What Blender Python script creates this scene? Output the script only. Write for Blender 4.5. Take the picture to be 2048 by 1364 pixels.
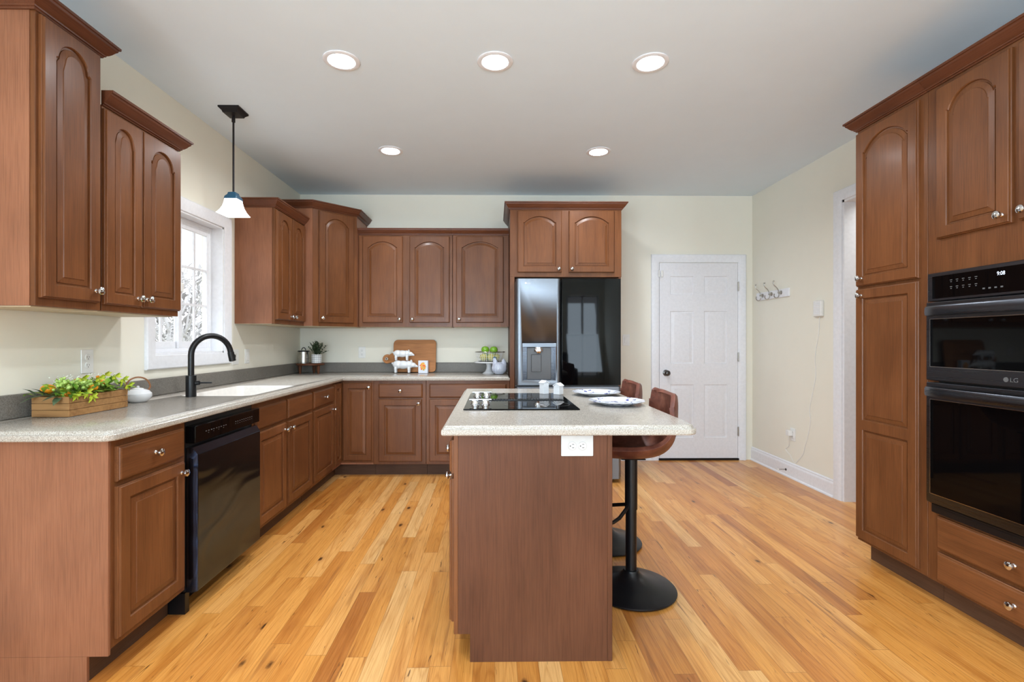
import bpy, bmesh, math, random
from mathutils import Vector, Matrix, Euler
for o in list(bpy.data.objects): bpy.data.objects.remove(o)
S = bpy.context.scene
COL = S.collection
PI = math.pi
R = math.radians
rnd = random.Random(7)

# ---------------------------------------------------------------- camera
cd = bpy.data.cameras.new('camera'); cam = bpy.data.objects.new('camera', cd); COL.objects.link(cam)
cam.location = (0, 0, 1.235); cam.rotation_euler = (R(90), 0, -0.012)
cd.sensor_width = 36; cd.sensor_fit = 'HORIZONTAL'; cd.lens = 36 * 975 / 2048
cd.shift_x = 24 / 2048; cd.clip_start = .05; cd.clip_end = 200
S.camera = cam
# ---------------------------------------------------------------- view, sky, daylight
S.view_settings.view_transform = 'Standard'; S.view_settings.look = 'None'
S.view_settings.exposure = 0.22; S.view_settings.gamma = 1; S.view_settings.use_curve_mapping = False
W = bpy.data.worlds.new('world'); S.world = W; W.use_nodes = True
wn = W.node_tree.nodes; bg = wn['Background']
bg.inputs[0].default_value = (.86, .92, 1, 1); bg.inputs[1].default_value = 2.2

def area(name, loc, rot, sx, sy, power, col, shape='RECTANGLE', spread=180):
    l = bpy.data.lights.new(name, 'AREA'); l.shape = shape; l.size = sx; l.size_y = sy
    l.energy = power; l.color = col; l.spread = R(spread)
    o = bpy.data.objects.new(name, l); COL.objects.link(o); o.location = loc; o.rotation_euler = rot
    return o
DAY = (.68, .85, 1.0)
# daylight in the unseen rear openings, tilted up to brighten the ceiling
area('daylight_rear_left', (-1.0, -3.42, 1.35), (R(118), 0, 0), 1.66, 1.9, 150, DAY)
area('daylight_rear_right', (2.15, -3.42, 1.35), (R(118), 0, 0), .78, 1.9, 50, DAY)
area('added_patio_light', (-2.06, -1.5, 1.15), (0, R(-118), 0), 1.9, 1.7, 130, DAY)  # unseen source added at the left rear to lift the ceiling
area('added_hall_fill', (3.3, 3.3, 2.65), (0, 0, 0), .8, .8, 14, (1, .98, .95))  # unseen overhead fill, added to brighten the side hall and doorway
LAMP = (.92, .96, 1.0)
SPOTS = [(-.82, 2.63), (.005, 2.63), (.846, 2.63), (-.82, 3.87), (.83, 3.87)]
ADDED_SPOTS = [(-.82, .6), (.85, .6), (-.82, -1.4), (.85, -1.4)]  # unseen ceiling lamps added behind the camera, without fixtures
for i, (x, y) in enumerate(SPOTS + ADDED_SPOTS):
    area('lamp_beam', (x, y, 2.728), (0, 0, 0), .15, .15, 10.5 if i < 5 else 8, LAMP, 'DISK', 160)

# ---------------------------------------------------------------- materials
def srgb(r, g, b):
    f = lambda c: (c / 255 / 12.92) if c / 255 <= .04045 else ((c / 255 + .055) / 1.055) ** 2.4
    return (f(r), f(g), f(b), 1)
class NT:
    def __init__(s, name):
        s.m = bpy.data.materials.new(name); s.m.use_nodes = True; s.t = s.m.node_tree
        s.b = s.t.nodes['Principled BSDF']
    def n(s, typ, **kw):
        x = s.t.nodes.new(typ)
        ins = kw.pop('ins', {})
        for k, v in kw.items(): setattr(x, k, v)
        for k, v in ins.items():
            if hasattr(v, 'links'): s.t.links.new(v, x.inputs[k])
            else: x.inputs[k].default_value = v
        return x
    def link(s, a, b): s.t.links.new(a, b)
    def math(s, op, a, b=0.0, c=0.0):
        return s.n('ShaderNodeMath', operation=op, ins={0: a, 1: b, 2: c}).outputs[0]
    def noise(s, vec, scale, detail=4, rough=.55, dist=0):
        return s.n('ShaderNodeTexNoise', ins={'Vector': vec, 'Scale': scale, 'Detail': detail, 'Roughness': rough, 'Distortion': dist}).outputs[0]
    def ramp(s, fac, stops):
        r = s.n('ShaderNodeValToRGB', ins={0: fac}); e = r.color_ramp.elements
        while len(e) < len(stops): e.new(.5)
        for k, (p, c) in enumerate(stops):
            e[k].position = p; e[k].color = c if len(c) == 4 else (*c, 1)
        return r.outputs[0]
    def mix(s, f, a, b, mode='MIX'):
        return s.n('ShaderNodeMixRGB', blend_type=mode, ins={0: f, 1: a, 2: b}).outputs[0]
    def bump(s, h, strength, dist=.001):
        bn = s.n('ShaderNodeBump', ins={'Height': h, 'Strength': strength, 'Distance': dist})
        s.link(bn.outputs[0], s.b.inputs['Normal'])
    def set(s, **kw):
        nm = {'rough': 'Roughness', 'metal': 'Metallic', 'spec': 'Specular IOR Level', 'coat': 'Coat Weight', 'coatr': 'Coat Roughness', 'ecol': 'Emission Color', 'estr': 'Emission Strength', 'col': 'Base Color', 'trans': 'Transmission Weight', 'alpha': 'Alpha', 'sss': 'Subsurface Weight', 'ior': 'IOR'}
        for k, v in kw.items():
            i = s.b.inputs[nm[k]]
            if hasattr(v, 'links'): s.link(v, i)
            else: i.default_value = v
def simple(name, col, rough=.5, **kw):
    m = NT(name); c = col if len(col) == 4 else srgb(*col)
    tc = m.n('ShaderNodeTexCoord').outputs['Object']
    nz = m.noise(tc, 40, 3)
    v = m.ramp(nz, [(.2, tuple(x * .95 for x in c[:3])), (.8, tuple(min(1, x * 1.05) for x in c[:3]))])
    m.set(col=v, rough=rough, **kw); return m.m

def wood(name, base, dark, horiz=False, rough=.36, coat=.08, fine=1.0, var=.10):
    m = NT(name)
    tc = m.n('ShaderNodeTexCoord').outputs['Object']
    rv = m.n('ShaderNodeObjectInfo').outputs['Random']
    off = m.n('ShaderNodeCombineXYZ', ins={0: m.math('MULTIPLY', rv, 37.), 1: m.math('MULTIPLY', rv, 11.), 2: m.math('MULTIPLY', rv, 23.)}).outputs[0]
    p = m.n('ShaderNodeVectorMath', operation='ADD', ins={0: tc, 1: off}).outputs[0]
    def mp(v, sx, sz):
        sc = (sz, sx, sx) if horiz else (sx, sx, sz)
        return m.n('ShaderNodeVectorMath', operation='MULTIPLY', ins={0: v, 1: sc}).outputs[0]
    warp = m.noise(mp(p, 3, 1.2), 1, 2)
    wv = m.n('ShaderNodeVectorMath', operation='ADD', ins={0: mp(p, 14, 1.0), 1: m.n('ShaderNodeCombineXYZ', ins={0: m.math('MULTIPLY', warp, 2.5), 1: m.math('MULTIPLY', warp, 2.5)}).outputs[0]}).outputs[0]
    g1 = m.noise(wv, 1.0, 5, .6)
    g2 = m.noise(mp(p, 220 * fine, 7), 1.0, 3, .6)
    g3 = m.noise(mp(p, 3.5, 2.2), 1.0, 3, .5)
    c = m.ramp(g1, [(.30, dark), (.72, base)])
    c = m.mix(.55, c, m.ramp(g2, [(.32, tuple(x * .62 for x in base[:3])), (.6, base)]), 'MIX')
    blot = m.ramp(g3, [(.3, (.80, .78, .76)), (.7, (1.12, 1.12, 1.12))])
    c = m.mix(1.0, c, blot, 'MULTIPLY')
    vv = m.math('ADD', m.math('MULTIPLY', rv, 2 * var), 1 - var)
    c = m.mix(1.0, c, m.n('ShaderNodeCombineXYZ', ins={0: vv, 1: vv, 2: vv}).outputs[0], 'MULTIPLY')
    m.set(col=c, rough=rough, coat=coat, coatr=.18, spec=.24)
    m.bump(g2, .06)
    return m.m
CB, CDk = srgb(121, 75, 43), srgb(84, 47, 25)
M = {}
M['wood'] = wood('cherry_stained_maple', CB, CDk)
M['wood_h'] = wood('cherry_stained_maple_across', CB, CDk, True)
M['panel'] = wood('lightened_side_laminate', srgb(150, 100, 73), srgb(126, 80, 57), rough=.42, coat=.1, fine=1.3, var=.03)  # base lightened to stand in for light and sheen on left end panels
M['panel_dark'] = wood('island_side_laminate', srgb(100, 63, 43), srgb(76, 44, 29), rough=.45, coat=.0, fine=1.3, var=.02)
M['crown'] = wood('dark_cherry_moulding', srgb(106, 62, 40), srgb(78, 42, 27), True)
M['kick'] = wood('toe_kick_wood', srgb(96, 68, 50), srgb(70, 48, 34), True, rough=.5, coat=0)
M['underside'] = simple('cabinet_underside', (196, 180, 150), .5)
M['boardwood'] = wood('bamboo_board', srgb(192, 132, 82), srgb(160, 104, 60), True, rough=.5, coat=0, fine=.5, var=.02)
M['risertop'] = wood('dark_riser_wood', srgb(110, 66, 42), srgb(76, 42, 26), True, rough=.5, coat=0)
M['crate'] = wood('rustic_crate_wood', srgb(176, 132, 84), srgb(112, 74, 40), True, rough=.7, coat=0, fine=.4, var=.03)
M['rattan'] = simple('bent_cane', (140, 92, 56), .5)

def m_paint(name, col, bumpy=.05):
    m = NT(name); tc = m.n('ShaderNodeTexCoord').outputs['Object']
    nz = m.noise(tc, 6, 3); c = srgb(*col)
    m.set(col=m.ramp(nz, [(.3, tuple(x * .985 for x in c[:3])), (.7, c)]), rough=.75, spec=.25)
    m.bump(m.noise(tc, 320, 2), bumpy); return m.m
M['wall'] = m_paint('cream_wall_paint', (233, 229, 215))
M['ceiling'] = m_paint('white_ceiling_paint', (226, 239, 248), .08)
M['trim'] = simple('white_trim_paint', (232, 233, 237), .38)
M['door'] = simple('white_door_paint', (228, 228, 232), .42)

def m_floor():
    m = NT('hickory_plank_floor')
    tc = m.n('ShaderNodeTexCoord').outputs['Object']
    sp = m.n('ShaderNodeSeparateXYZ', ins={0: tc}); X, Y = sp.outputs[0], sp.outputs[1]
    w = .083
    u = m.math('DIVIDE', m.math('ADD', X, 20.0), w)
    ix = m.math('FLOOR', u); fu = m.math('FRACT', u)
    r1 = m.n('ShaderNodeTexWhiteNoise', noise_dimensions='1D', ins={'W': ix}).outputs['Value']
    r1b = m.n('ShaderNodeTexWhiteNoise', noise_dimensions='1D', ins={'W': m.math('ADD', ix, 311.7)}).outputs['Value']
    L = m.math('ADD', .75, m.math('MULTIPLY', r1b, .65))
    v = m.math('ADD', m.math('DIVIDE', m.math('ADD', Y, 30.0), L), m.math('MULTIPLY', r1, 17.3))
    iy = m.math('FLOOR', v); fv = m.math('FRACT', v)
    idv = m.n('ShaderNodeCombineXYZ', ins={0: ix, 1: iy}).outputs[0]
    wn_ = m.n('ShaderNodeTexWhiteNoise', noise_dimensions='2D', ins={'Vector': idv})
    rc = wn_.outputs['Value']; rcol = wn_.outputs['Color']
    offs = m.n('ShaderNodeVectorMath', operation='SCALE', ins={0: rcol, 'Scale': 40.0}).outputs[0]
    def gv(sx, sy):
        a = m.n('ShaderNodeVectorMath', operation='MULTIPLY', ins={0: tc, 1: (sx, sy, 1)}).outputs[0]
        return m.n('ShaderNodeVectorMath', operation='ADD', ins={0: a, 1: offs}).outputs[0]
    base = m.ramp(rc, [(0.0, srgb(180, 112, 52)), (.10, srgb(206, 138, 66)), (.3, srgb(220, 154, 76)), (.6, srgb(226, 162, 86)), (.85, srgb(233, 174, 102)), (1.0, srgb(238, 192, 130))])
    # cathedral grain rings
    rings = m.n('ShaderNodeTexNoise', ins={'Vector': gv(9, .55), 'Scale': 1.0, 'Detail': 1.2, 'Roughness': .35}).outputs[0]
    rw = m.math('PINGPONG', m.math('MULTIPLY', rings, 30.0), 1.0)
    rline = m.ramp(rw, [(.0, (.80, .70, .56)), (.30, (1, 1, 1)), (1, (1, 1, 1))])
    fine = m.ramp(m.noise(gv(300, 6), 1, 3, .65), [(.30, (.78, .70, .58)), (.56, (1, 1, 1)), (1, (1.04, 1.04, 1.04))])
    broad = m.ramp(m.noise(gv(14, 1.1), 1, 4, .55), [(.28, (.74, .62, .48)), (.50, (1, 1, 1)), (.8, (1.04, 1.05, 1.06))])
    c = m.mix(.75, base, rline, 'MULTIPLY'); c = m.mix(1.0, c, fine, 'MULTIPLY'); c = m.mix(1.0, c, broad, 'MULTIPLY')
    # brown heartwood streaks and mineral marks
    st = m.noise(gv(26, 1.1), 1, 3, .5, .9)
    sm = m.ramp(st, [(.61, (0, 0, 0)), (.72, (1, 1, 1))])
    c = m.mix(m.math('MULTIPLY', sm, .55), c, srgb(140, 82, 38))
    st2 = m.noise(gv(60, 5), 1, 3, .6, 1.0)
    sm2 = m.ramp(st2, [(.655, (0, 0, 0)), (.72, (1, 1, 1))])
    c = m.mix(m.math('MULTIPLY', sm2, .8), c, srgb(86, 46, 20))
    # knots
    kn = m.n('ShaderNodeTexVoronoi', ins={'Vector': gv(10, 4.6), 'Scale': .55, 'Randomness': 1.0})
    wob = m.math('MULTIPLY', m.noise(gv(60, 40), 1, 2), .05)
    kd = m.ramp(m.math('ADD', kn.outputs['Distance'], wob), [(.060, (1, 1, 1)), (.105, (0, 0, 0))])
    kh = m.ramp(kn.outputs['Distance'], [(.05, (1, 1, 1)), (.22, (0, 0, 0))])
    c = m.mix(m.math('MULTIPLY', kh, .35), c, srgb(150, 84, 36))
    c = m.mix(m.math('MULTIPLY', kd, .9), c, srgb(54, 30, 16))
    # seams
    e = m.math('MINIMUM', fu, m.math('SUBTRACT', 1.0, fu))
    s1 = m.math('LESS_THAN', e, .010)
    e2 = m.math('MULTIPLY', m.math('MINIMUM', fv, m.math('SUBTRACT', 1.0, fv)), L)
    s2 = m.math('LESS_THAN', e2, .0011)
    sm_ = m.math('MAXIMUM', s1, s2)
    c = m.mix(m.math('MULTIPLY', sm_, .45), c, srgb(90, 54, 28))
    c = m.mix(1.0, c, (.93, .90, .86, 1), 'MULTIPLY')
    rr = m.math('ADD', .24, m.math('MULTIPLY', m.noise(gv(20, 4), 1, 3), .14))
    m.set(col=c, rough=rr, spec=.45, coat=.25, coatr=.12)
    h = m.math('SUBTRACT', m.math('MULTIPLY', m.noise(gv(200, 8), 1, 2), .25), sm_)
    m.bump(h, .12); return m.m
M['floor'] = m_floor()

def m_counter(nm='speckled_solid_surface', k=1.0, ro=.22):
    m = NT(nm); tc = m.n('ShaderNodeTexCoord').outputs['Object']
    a = m.noise(tc, 260, 3, .7); b = m.noise(tc, 600, 2, .7)
    c = m.ramp(a, [(.36, srgb(92, 80, 70)), (.46, srgb(158, 150, 142)), (.56, srgb(184, 180, 174)), (.66, srgb(218, 216, 210))])
    c = m.mix(.5, c, m.ramp(b, [(.38, srgb(120, 104, 92)), (.5, srgb(176, 170, 162)), (.64, srgb(224, 222, 216))]))
    m.set(col=m.mix(1.0, c, (k, k * .995, k * .96, 1), 'MULTIPLY'), rough=ro, spec=.55 if ro < .3 else .3, coat=.15 if ro < .3 else 0, coatr=.1); return m.m
M['counter'] = m_counter(k=.97); M['splash'] = m_counter('grey_backsplash_surface', .42, .42)
def metal(name, col, rough, brushed=None, metalness=1.0):
    m = NT(name); tc = m.n('ShaderNodeTexCoord').outputs['Object']; c = srgb(*col)
    sc = {'v': (260, 260, 2), 'h': (2, 2, 260), None: (30, 30, 30)}[brushed]
    v = m.n('ShaderNodeVectorMath', operation='MULTIPLY', ins={0: tc, 1: sc}).outputs[0]
    nz = m.noise(v, 1, 3)
    m.set(col=m.ramp(nz, [(.3, tuple(x * .94 for x in c[:3])), (.7, c)]), metal=metalness, rough=m.math('ADD', rough - .03, m.math('MULTIPLY', nz, .06)))
    return m.m
M['steel'] = metal('brushed_dark_steel', (126, 132, 140), .40, 'h')
M['blacksteel'] = metal('black_stainless_steel', (98, 102, 110), .28, 'h')
def m_dw():
    m = NT('dishwasher_black_steel'); tc = m.n('ShaderNodeTexCoord').outputs['Object']
    m.set(col=srgb(76, 92, 122), metal=1.0, rough=.17)
    v = m.n('ShaderNodeVectorMath', operation='MULTIPLY', ins={0: tc, 1: (2.2, 1, 4)}).outputs[0]
    m.bump(m.noise(v, 1, 1.5, .5, 1.5), .4, .02); return m.m
M['dwsteel'] = m_dw()
M['chrome'] = metal('polished_chrome', (214, 214, 216), .08)
M['nickel'] = metal('satin_nickel', (188, 186, 180), .28)
M['darknickel'] = metal('dark_nickel', (96, 94, 92), .3)
M['blackmetal'] = simple('matte_black_metal', (12, 13, 16), .36, spec=.4)
M['bronze'] = simple('oil_bronze', (34, 30, 30), .4, metal=.5)
M['blackplastic'] = simple('black_plastic', (20, 20, 21), .35)
M['darkplastic'] = simple('grey_plastic', (84, 85, 87), .35)
M['blackglass'] = simple('black_glass', (5, 5, 6), .03, spec=.17)
M['whiteplastic'] = simple('white_plastic', (230, 229, 225), .4)
M['slot'] = simple('dark_slot', (40, 38, 36), .6)
M['plate_dimmed'] = simple('dimmed_outlet_plastic', (188, 188, 186), .4)  # darkened copy of the white plastic, offsetting strong light on the island outlet
M['ceramic'] = simple('white_glazed_ceramic', (218, 220, 223), .2, coat=.3)
M['sinkwhite'] = simple('white_sink_surface', (238, 234, 228), .2)
M['bluecap'] = simple('blue_lacquered_cap', (38, 84, 112), .35)
M['silverline'] = metal('bright_bezel', (200, 200, 200), .2)
M['iconwhite'] = simple('printed_icon', (92, 92, 92), .5)
M['logogrey'] = simple('logo_grey', (190, 190, 190), .5)
M['green'] = simple('green_apple_skin', (116, 164, 44), .28)
M['pear'] = simple('yellow_pear_skin', (186, 180, 62), .4)
M['orange'] = simple('orange_peel', (240, 150, 24), .45)
M['rubber'] = simple('rubber', (30, 30, 30), .7)
def m_leaf(name, a, b, c3):
    m = NT(name); tc = m.n('ShaderNodeTexCoord').outputs['Object']
    m.set(col=m.ramp(m.noise(tc, 28, 2), [(.3, srgb(*a)), (.5, srgb(*b)), (.7, srgb(*c3))]), rough=.5); return m.m
M['leaf'] = m_leaf('bright_leaves', (44, 98, 36), (120, 160, 50), (176, 196, 60))
M['berry'] = m_leaf('green_berries', (126, 160, 70), (158, 188, 90), (190, 210, 130))
M['limeleaf'] = m_leaf('lime_leaves', (150, 176, 36), (184, 200, 46), (206, 212, 70))
M['darkleaf'] = m_leaf('grey_green_leaves', (46, 62, 42), (66, 84, 56), (88, 104, 76))
M['whiteflower'] = simple('tiny_white_blossom', (226, 228, 214), .6)
def m_leather():
    m = NT('brown_leather'); tc = m.n('ShaderNodeTexCoord').outputs['Object']
    nz = m.noise(tc, 14, 5, .65)
    m.set(col=m.ramp(nz, [(.3, srgb(74, 40, 32)), (.5, srgb(102, 58, 46)), (.7, srgb(130, 82, 66))]), rough=.42, spec=.3)
    m.bump(m.noise(tc, 260, 2), .2); return m.m
M['leather'] = m_leather()
def m_emit(name, col, st):
    m = NT(name); m.set(col=(*col, 1), ecol=(*col, 1), estr=st, rough=.5); return m.m
M['lampglow'] = m_emit('lit_diffuser', (1, .98, .96), 9)
M['shadeglow'] = m_emit('lit_glass_shade', (1, .98, .95), 4.0)
M['led'] = m_emit('clock_digits', (.75, .85, 1), .7)
def m_glass(name, tint=(1, 1, 1), gl=.08):
    m = NT(name); t = m.t
    tr = m.n('ShaderNodeBsdfTransparent', ins={0: (*tint, 1)}); g = m.n('ShaderNodeBsdfGlossy', ins={0: (1, 1, 1, 1), 'Roughness': .02})
    lw = m.n('ShaderNodeLayerWeight', ins={0: .5}).outputs['Facing']
    fr = m.math('ADD', .03, m.math('MULTIPLY', m.math('POWER', lw, 5.0), .6))
    mx = m.n('ShaderNodeMixShader', ins={0: fr, 1: tr.outputs[0], 2: g.outputs[0]})
    m.link(mx.outputs[0], t.nodes['Material Output'].inputs[0]); return m.m
M['glass'] = m_glass('window_glass')
M['jarglass'] = m_glass('jar_glass', (.86, .82, .76))
def m_plate():
    m = NT('blue_floral_plate'); tc = m.n('ShaderNodeTexCoord').outputs['Object']
    v = m.n('ShaderNodeTexVoronoi', ins={'Vector': tc, 'Scale': 34.0})
    k = m.ramp(v.outputs['Distance'], [(.36, (1, 1, 1)), (.42, (0, 0, 0))])
    pick = m.ramp(m.n('ShaderNodeSeparateXYZ', ins={0: v.outputs['Color']}).outputs[0], [(.32, (0, 0, 0)), (.34, (1, 1, 1))])
    nz = m.ramp(m.noise(tc, 110, 2), [(.44, (0, 0, 0)), (.50, (1, 1, 1))])
    f = m.math('MULTIPLY', m.math('MULTIPLY', k, pick), nz)
    v2 = m.n('ShaderNodeTexVoronoi', ins={'Vector': tc, 'Scale': 80.0})
    f2 = m.math('MULTIPLY', m.ramp(v2.outputs['Distance'], [(.16, (1, 1, 1)), (.2, (0, 0, 0))]), .5)
    c = m.mix(f2, srgb(214, 218, 226), srgb(90, 110, 170)); c = m.mix(f, c, srgb(18, 44, 140))
    m.set(col=c, rough=.15, coat=.4); return m.m
M['plate'] = m_plate()
def m_stripes(name, a, b, sc, axis=0, ang=False):
    m = NT(name); tc = m.n('ShaderNodeTexCoord').outputs['Object']
    sp = m.n('ShaderNodeSeparateXYZ', ins={0: tc})
    q = m.math('ARCTAN2', sp.outputs[1], sp.outputs[0]) if ang else sp.outputs[axis]
    nz = m.math('MULTIPLY', m.noise(tc, 20, 2), .6)
    p = m.math('PINGPONG', m.math('ADD', m.math('MULTIPLY', q, sc), nz), 1.0)
    m.set(col=m.ramp(p, [(.18, srgb(*b)), (.34, srgb(*a))]), rough=.25, coat=.3); return m.m
M['hen'] = m_stripes('striped_hen_glaze', (206, 210, 220), (74, 94, 138), 150)
def m_checks():
    m = NT('checked_pot_glaze'); tc = m.n('ShaderNodeTexCoord').outputs['Object']; sp = m.n('ShaderNodeSeparateXYZ', ins={0: tc})
    a = m.math('LESS_THAN', m.math('PINGPONG', m.math('MULTIPLY', sp.outputs[2], 110.0), 1.0), .14)
    b = m.math('LESS_THAN', m.math('PINGPONG', m.math('MULTIPLY', m.math('ARCTAN2', sp.outputs[1], sp.outputs[0]), 5.0), 1.0), .14)
    m.set(col=m.mix(m.math('MAXIMUM', a, b), srgb(232, 232, 230), srgb(120, 124, 132)), rough=.4); return m.m
M['checks'] = m_checks()
def m_card():
    m = NT('printed_tin'); tc = m.n('ShaderNodeTexCoord').outputs['Object']; sp = m.n('ShaderNodeSeparateXYZ', ins={0: tc})
    x, z = sp.outputs[0], m.math('SUBTRACT', sp.outputs[2], .066)
    d = m.math('SQRT', m.math('ADD', m.math('MULTIPLY', x, x), m.math('MULTIPLY', m.math('MULTIPLY', z, z), .5)))
    d = m.math('ADD', d, m.math('MULTIPLY', m.noise(tc, 60, 2), .03))
    mask = m.math('LESS_THAN', d, .044)
    blot = m.ramp(m.noise(tc, 45, 2), [(.38, srgb(90, 140, 90)), (.46, srgb(236, 196, 70)), (.55, srgb(232, 110, 60)), (.64, srgb(222, 80, 60))])
    m.set(col=m.mix(mask, srgb(214, 218, 230), blot), rough=.35); return m.m
M['card'] = m_card()
M['bark'] = simple('grey_bark', (186, 184, 182), .9)
M['grass'] = m_leaf('winter_grass', (150, 150, 132), (170, 166, 146), (190, 186, 170))
M['fabric'] = simple('charcoal_fabric', (58, 56, 56), .9)
M['pillow'] = m_stripes('striped_pillow', (214, 210, 202), (120, 116, 110), 30)

# ---------------------------------------------------------------- mesh helpers
def tag(o, label, cat, group=None):
    o['label'] = label; o['category'] = cat
    if group: o['group'] = group
    return o
def thing(name, label, cat, loc=(0, 0, 0), rz=0, group=None):
    o = bpy.data.objects.new(name, None); COL.objects.link(o); o.empty_display_size = .05
    o.location = loc; o.rotation_euler = (0, 0, rz)
    return tag(o, label, cat, group)
class B:
    def __init__(s): s.bm = bmesh.new()
    def box(s, x0, x1, y0, y1, z0, z1, bev=0, seg=1):
        v = [s.bm.verts.new((x, y, z)) for x in (x0, x1) for y in (y0, y1) for z in (z0, z1)]
        f = [(0, 1, 3, 2), (4, 6, 7, 5), (0, 4, 5, 1), (2, 3, 7, 6), (0, 2, 6, 4), (1, 5, 7, 3)]
        fs = [s.bm.faces.new([v[i] for i in q]) for q in f]
        if bev:
            es = list({e for q in fs for e in q.edges})
            bmesh.ops.bevel(s.bm, geom=es, offset=bev, segments=seg, affect='EDGES', profile=.5)
        return s
    def loops(s, rings, cap0=True, cap1=True, closed=True):
        vr = [[s.bm.verts.new(p) for p in r] for r in rings]
        n = len(rings[0])
        for a, b in zip(vr, vr[1:]):
            for i in range(n if closed else n - 1):
                j = (i + 1) % n
                try: s.bm.faces.new([a[i], a[j], b[j], b[i]])
                except ValueError: pass
        if cap0: s.bm.faces.new(list(reversed(vr[0])))
        if cap1: s.bm.faces.new(vr[-1])
        return s
    def lathe(s, prof, c=(0, 0, 0), seg=24, axis='z', sx=1, sy=1, cap=True):
        rings = []
        for r, z in prof:
            ring = []
            for k in range(seg):
                a = 2 * PI * k / seg; x, y = r * math.cos(a) * sx, r * math.sin(a) * sy
                p = {'z': (x, y, z), 'y': (x, z, -y), '-y': (x, -z, y), 'x': (z, x, y), '-x': (-z, x, -y)}[axis]
                ring.append(Vector(p) + Vector(c))
            rings.append(ring)
        return s.loops(rings, cap, cap)
    def tube(s, pts, r, seg=10, closed=False, flat=1.0):
        pts = [Vector(p) for p in pts]; n = len(pts); rings = []; up = None
        for i, p in enumerate(pts):
            a = pts[(i - 1) % n] if (i > 0 or closed) else p; b = pts[(i + 1) % n] if (i < n - 1 or closed) else p
            t = (b - a).normalized()
            if up is None: up = t.orthogonal().normalized()
            up = (up - t * up.dot(t)).normalized(); sd = t.cross(up)
            rr = r[i] if isinstance(r, (list, tuple)) else r
            rings.append([p + up * (rr * math.cos(2 * PI * k / seg)) + sd * (rr * flat * math.sin(2 * PI * k / seg)) for k in range(seg)])
        if closed:
            rings.append(rings[0]); vr = [[s.bm.verts.new(q) for q in g] for g in rings[:-1]]; vr.append(vr[0])
            for a, b in zip(vr, vr[1:]):
                for i in range(seg): s.bm.faces.new([a[i], a[(i + 1) % seg], b[(i + 1) % seg], b[i]])
            return s
        return s.loops(rings)
    def prism(s, poly, lv):
        """lv: list of (z, inset)"""
        return s.loops([[(x, y, z) for x, y in offset(poly, d)] for z, d in lv])
    def ball(s, c, r, sub=2, sc=(1, 1, 1)):
        g = bmesh.ops.create_icosphere(s.bm, subdivisions=sub, radius=1)
        mt = Matrix.Translation(c) @ Matrix.Diagonal((r * sc[0], r * sc[1], r * sc[2], 1))
        bmesh.ops.transform(s.bm, matrix=mt, verts=g['verts']); return s
    def leaf(s, p, d, L, w, droop=.3, n=Vector((0, 0, 1))):
        p = Vector(p); d = Vector(d).normalized(); sd = d.cross(n)
        if sd.length < .1: sd = d.cross(Vector((1, 0, 0)))
        sd.normalize(); up = sd.cross(d); A, Bv = [], []
        for t, ww in ((0, .12), (.3, .85), (.6, .8), (1, .02)):
            c = p + d * (L * t) - Vector((0, 0, 1)) * (droop * L * t * t)
            A.append(s.bm.verts.new(c + sd * (w * ww) + up * (w * .25 * ww))); Bv.append(s.bm.verts.new(c - sd * (w * ww) + up * (w * .25 * ww)))
            if t == 0: C = []
            C.append(s.bm.verts.new(c))
        for i in range(3):
            s.bm.faces.new([A[i], A[i + 1], C[i + 1], C[i]]); s.bm.faces.new([C[i], C[i + 1], Bv[i + 1], Bv[i]])
        return s
    def xf(s, m):
        bmesh.ops.transform(s.bm, matrix=m, verts=s.bm.verts); return s
    def obj(s, name, mat, parent=None, ang=35, smooth=True, weld=0, **pr):
        nf = len(s.bm.faces)
        if weld: bmesh.ops.remove_doubles(s.bm, verts=s.bm.verts, dist=weld)
        bmesh.ops.recalc_face_normals(s.bm, faces=s.bm.faces)
        me = bpy.data.meshes.new(name); s.bm.to_mesh(me); s.bm.free()
        for m_ in (mat if isinstance(mat, list) else [mat]): me.materials.append(M[m_] if isinstance(m_, str) else m_)
        if smooth:
            me.polygons.foreach_set('use_smooth', [True] * len(me.polygons)); me.set_sharp_from_angle(angle=R(ang))
        o = bpy.data.objects.new(name, me); COL.objects.link(o)
        if parent: o.parent = parent
        if smooth and ang < 100 and nf < 4000:
            wm = o.modifiers.new('weighted_normals', 'WEIGHTED_NORMAL'); wm.keep_sharp = True; wm.weight = 100
        for k, v in pr.items(): o[k] = v
        return o
def offset(poly, d):
    n = len(poly); out = []
    ar = sum(poly[i][0] * poly[(i + 1) % n][1] - poly[(i + 1) % n][0] * poly[i][1] for i in range(n))
    sg = 1 if ar > 0 else -1
    for i in range(n):
        a, b, c = Vector(poly[i - 1]), Vector(poly[i]), Vector(poly[(i + 1) % n])
        e1 = (b - a).normalized(); e2 = (c - b).normalized()
        n1 = Vector((-e1.y, e1.x)) * sg; n2 = Vector((-e2.y, e2.x)) * sg
        k = n1 + n2; k = k / max(.3, k.length_squared / 2) if k.length > 1e-6 else n1
        out.append((b.x + k.x * d, b.y + k.y * d))
    return out
def struct(b, name, mat, **kw):
    o = b.obj(name, mat, **kw); o['kind'] = 'structure'; return o
def apply_mods(o):
    dg = bpy.context.evaluated_depsgraph_get(); dg.update()
    me = bpy.data.meshes.new_from_object(o.evaluated_get(dg)); o.modifiers.clear(); old = o.data; o.data = me; return o
def copy_tree(o, parent=None):
    c = o.copy(); COL.objects.link(c)
    if parent: c.parent = parent
    for ch in list(o.children):
        copy_tree(ch, c)
    return c
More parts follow.
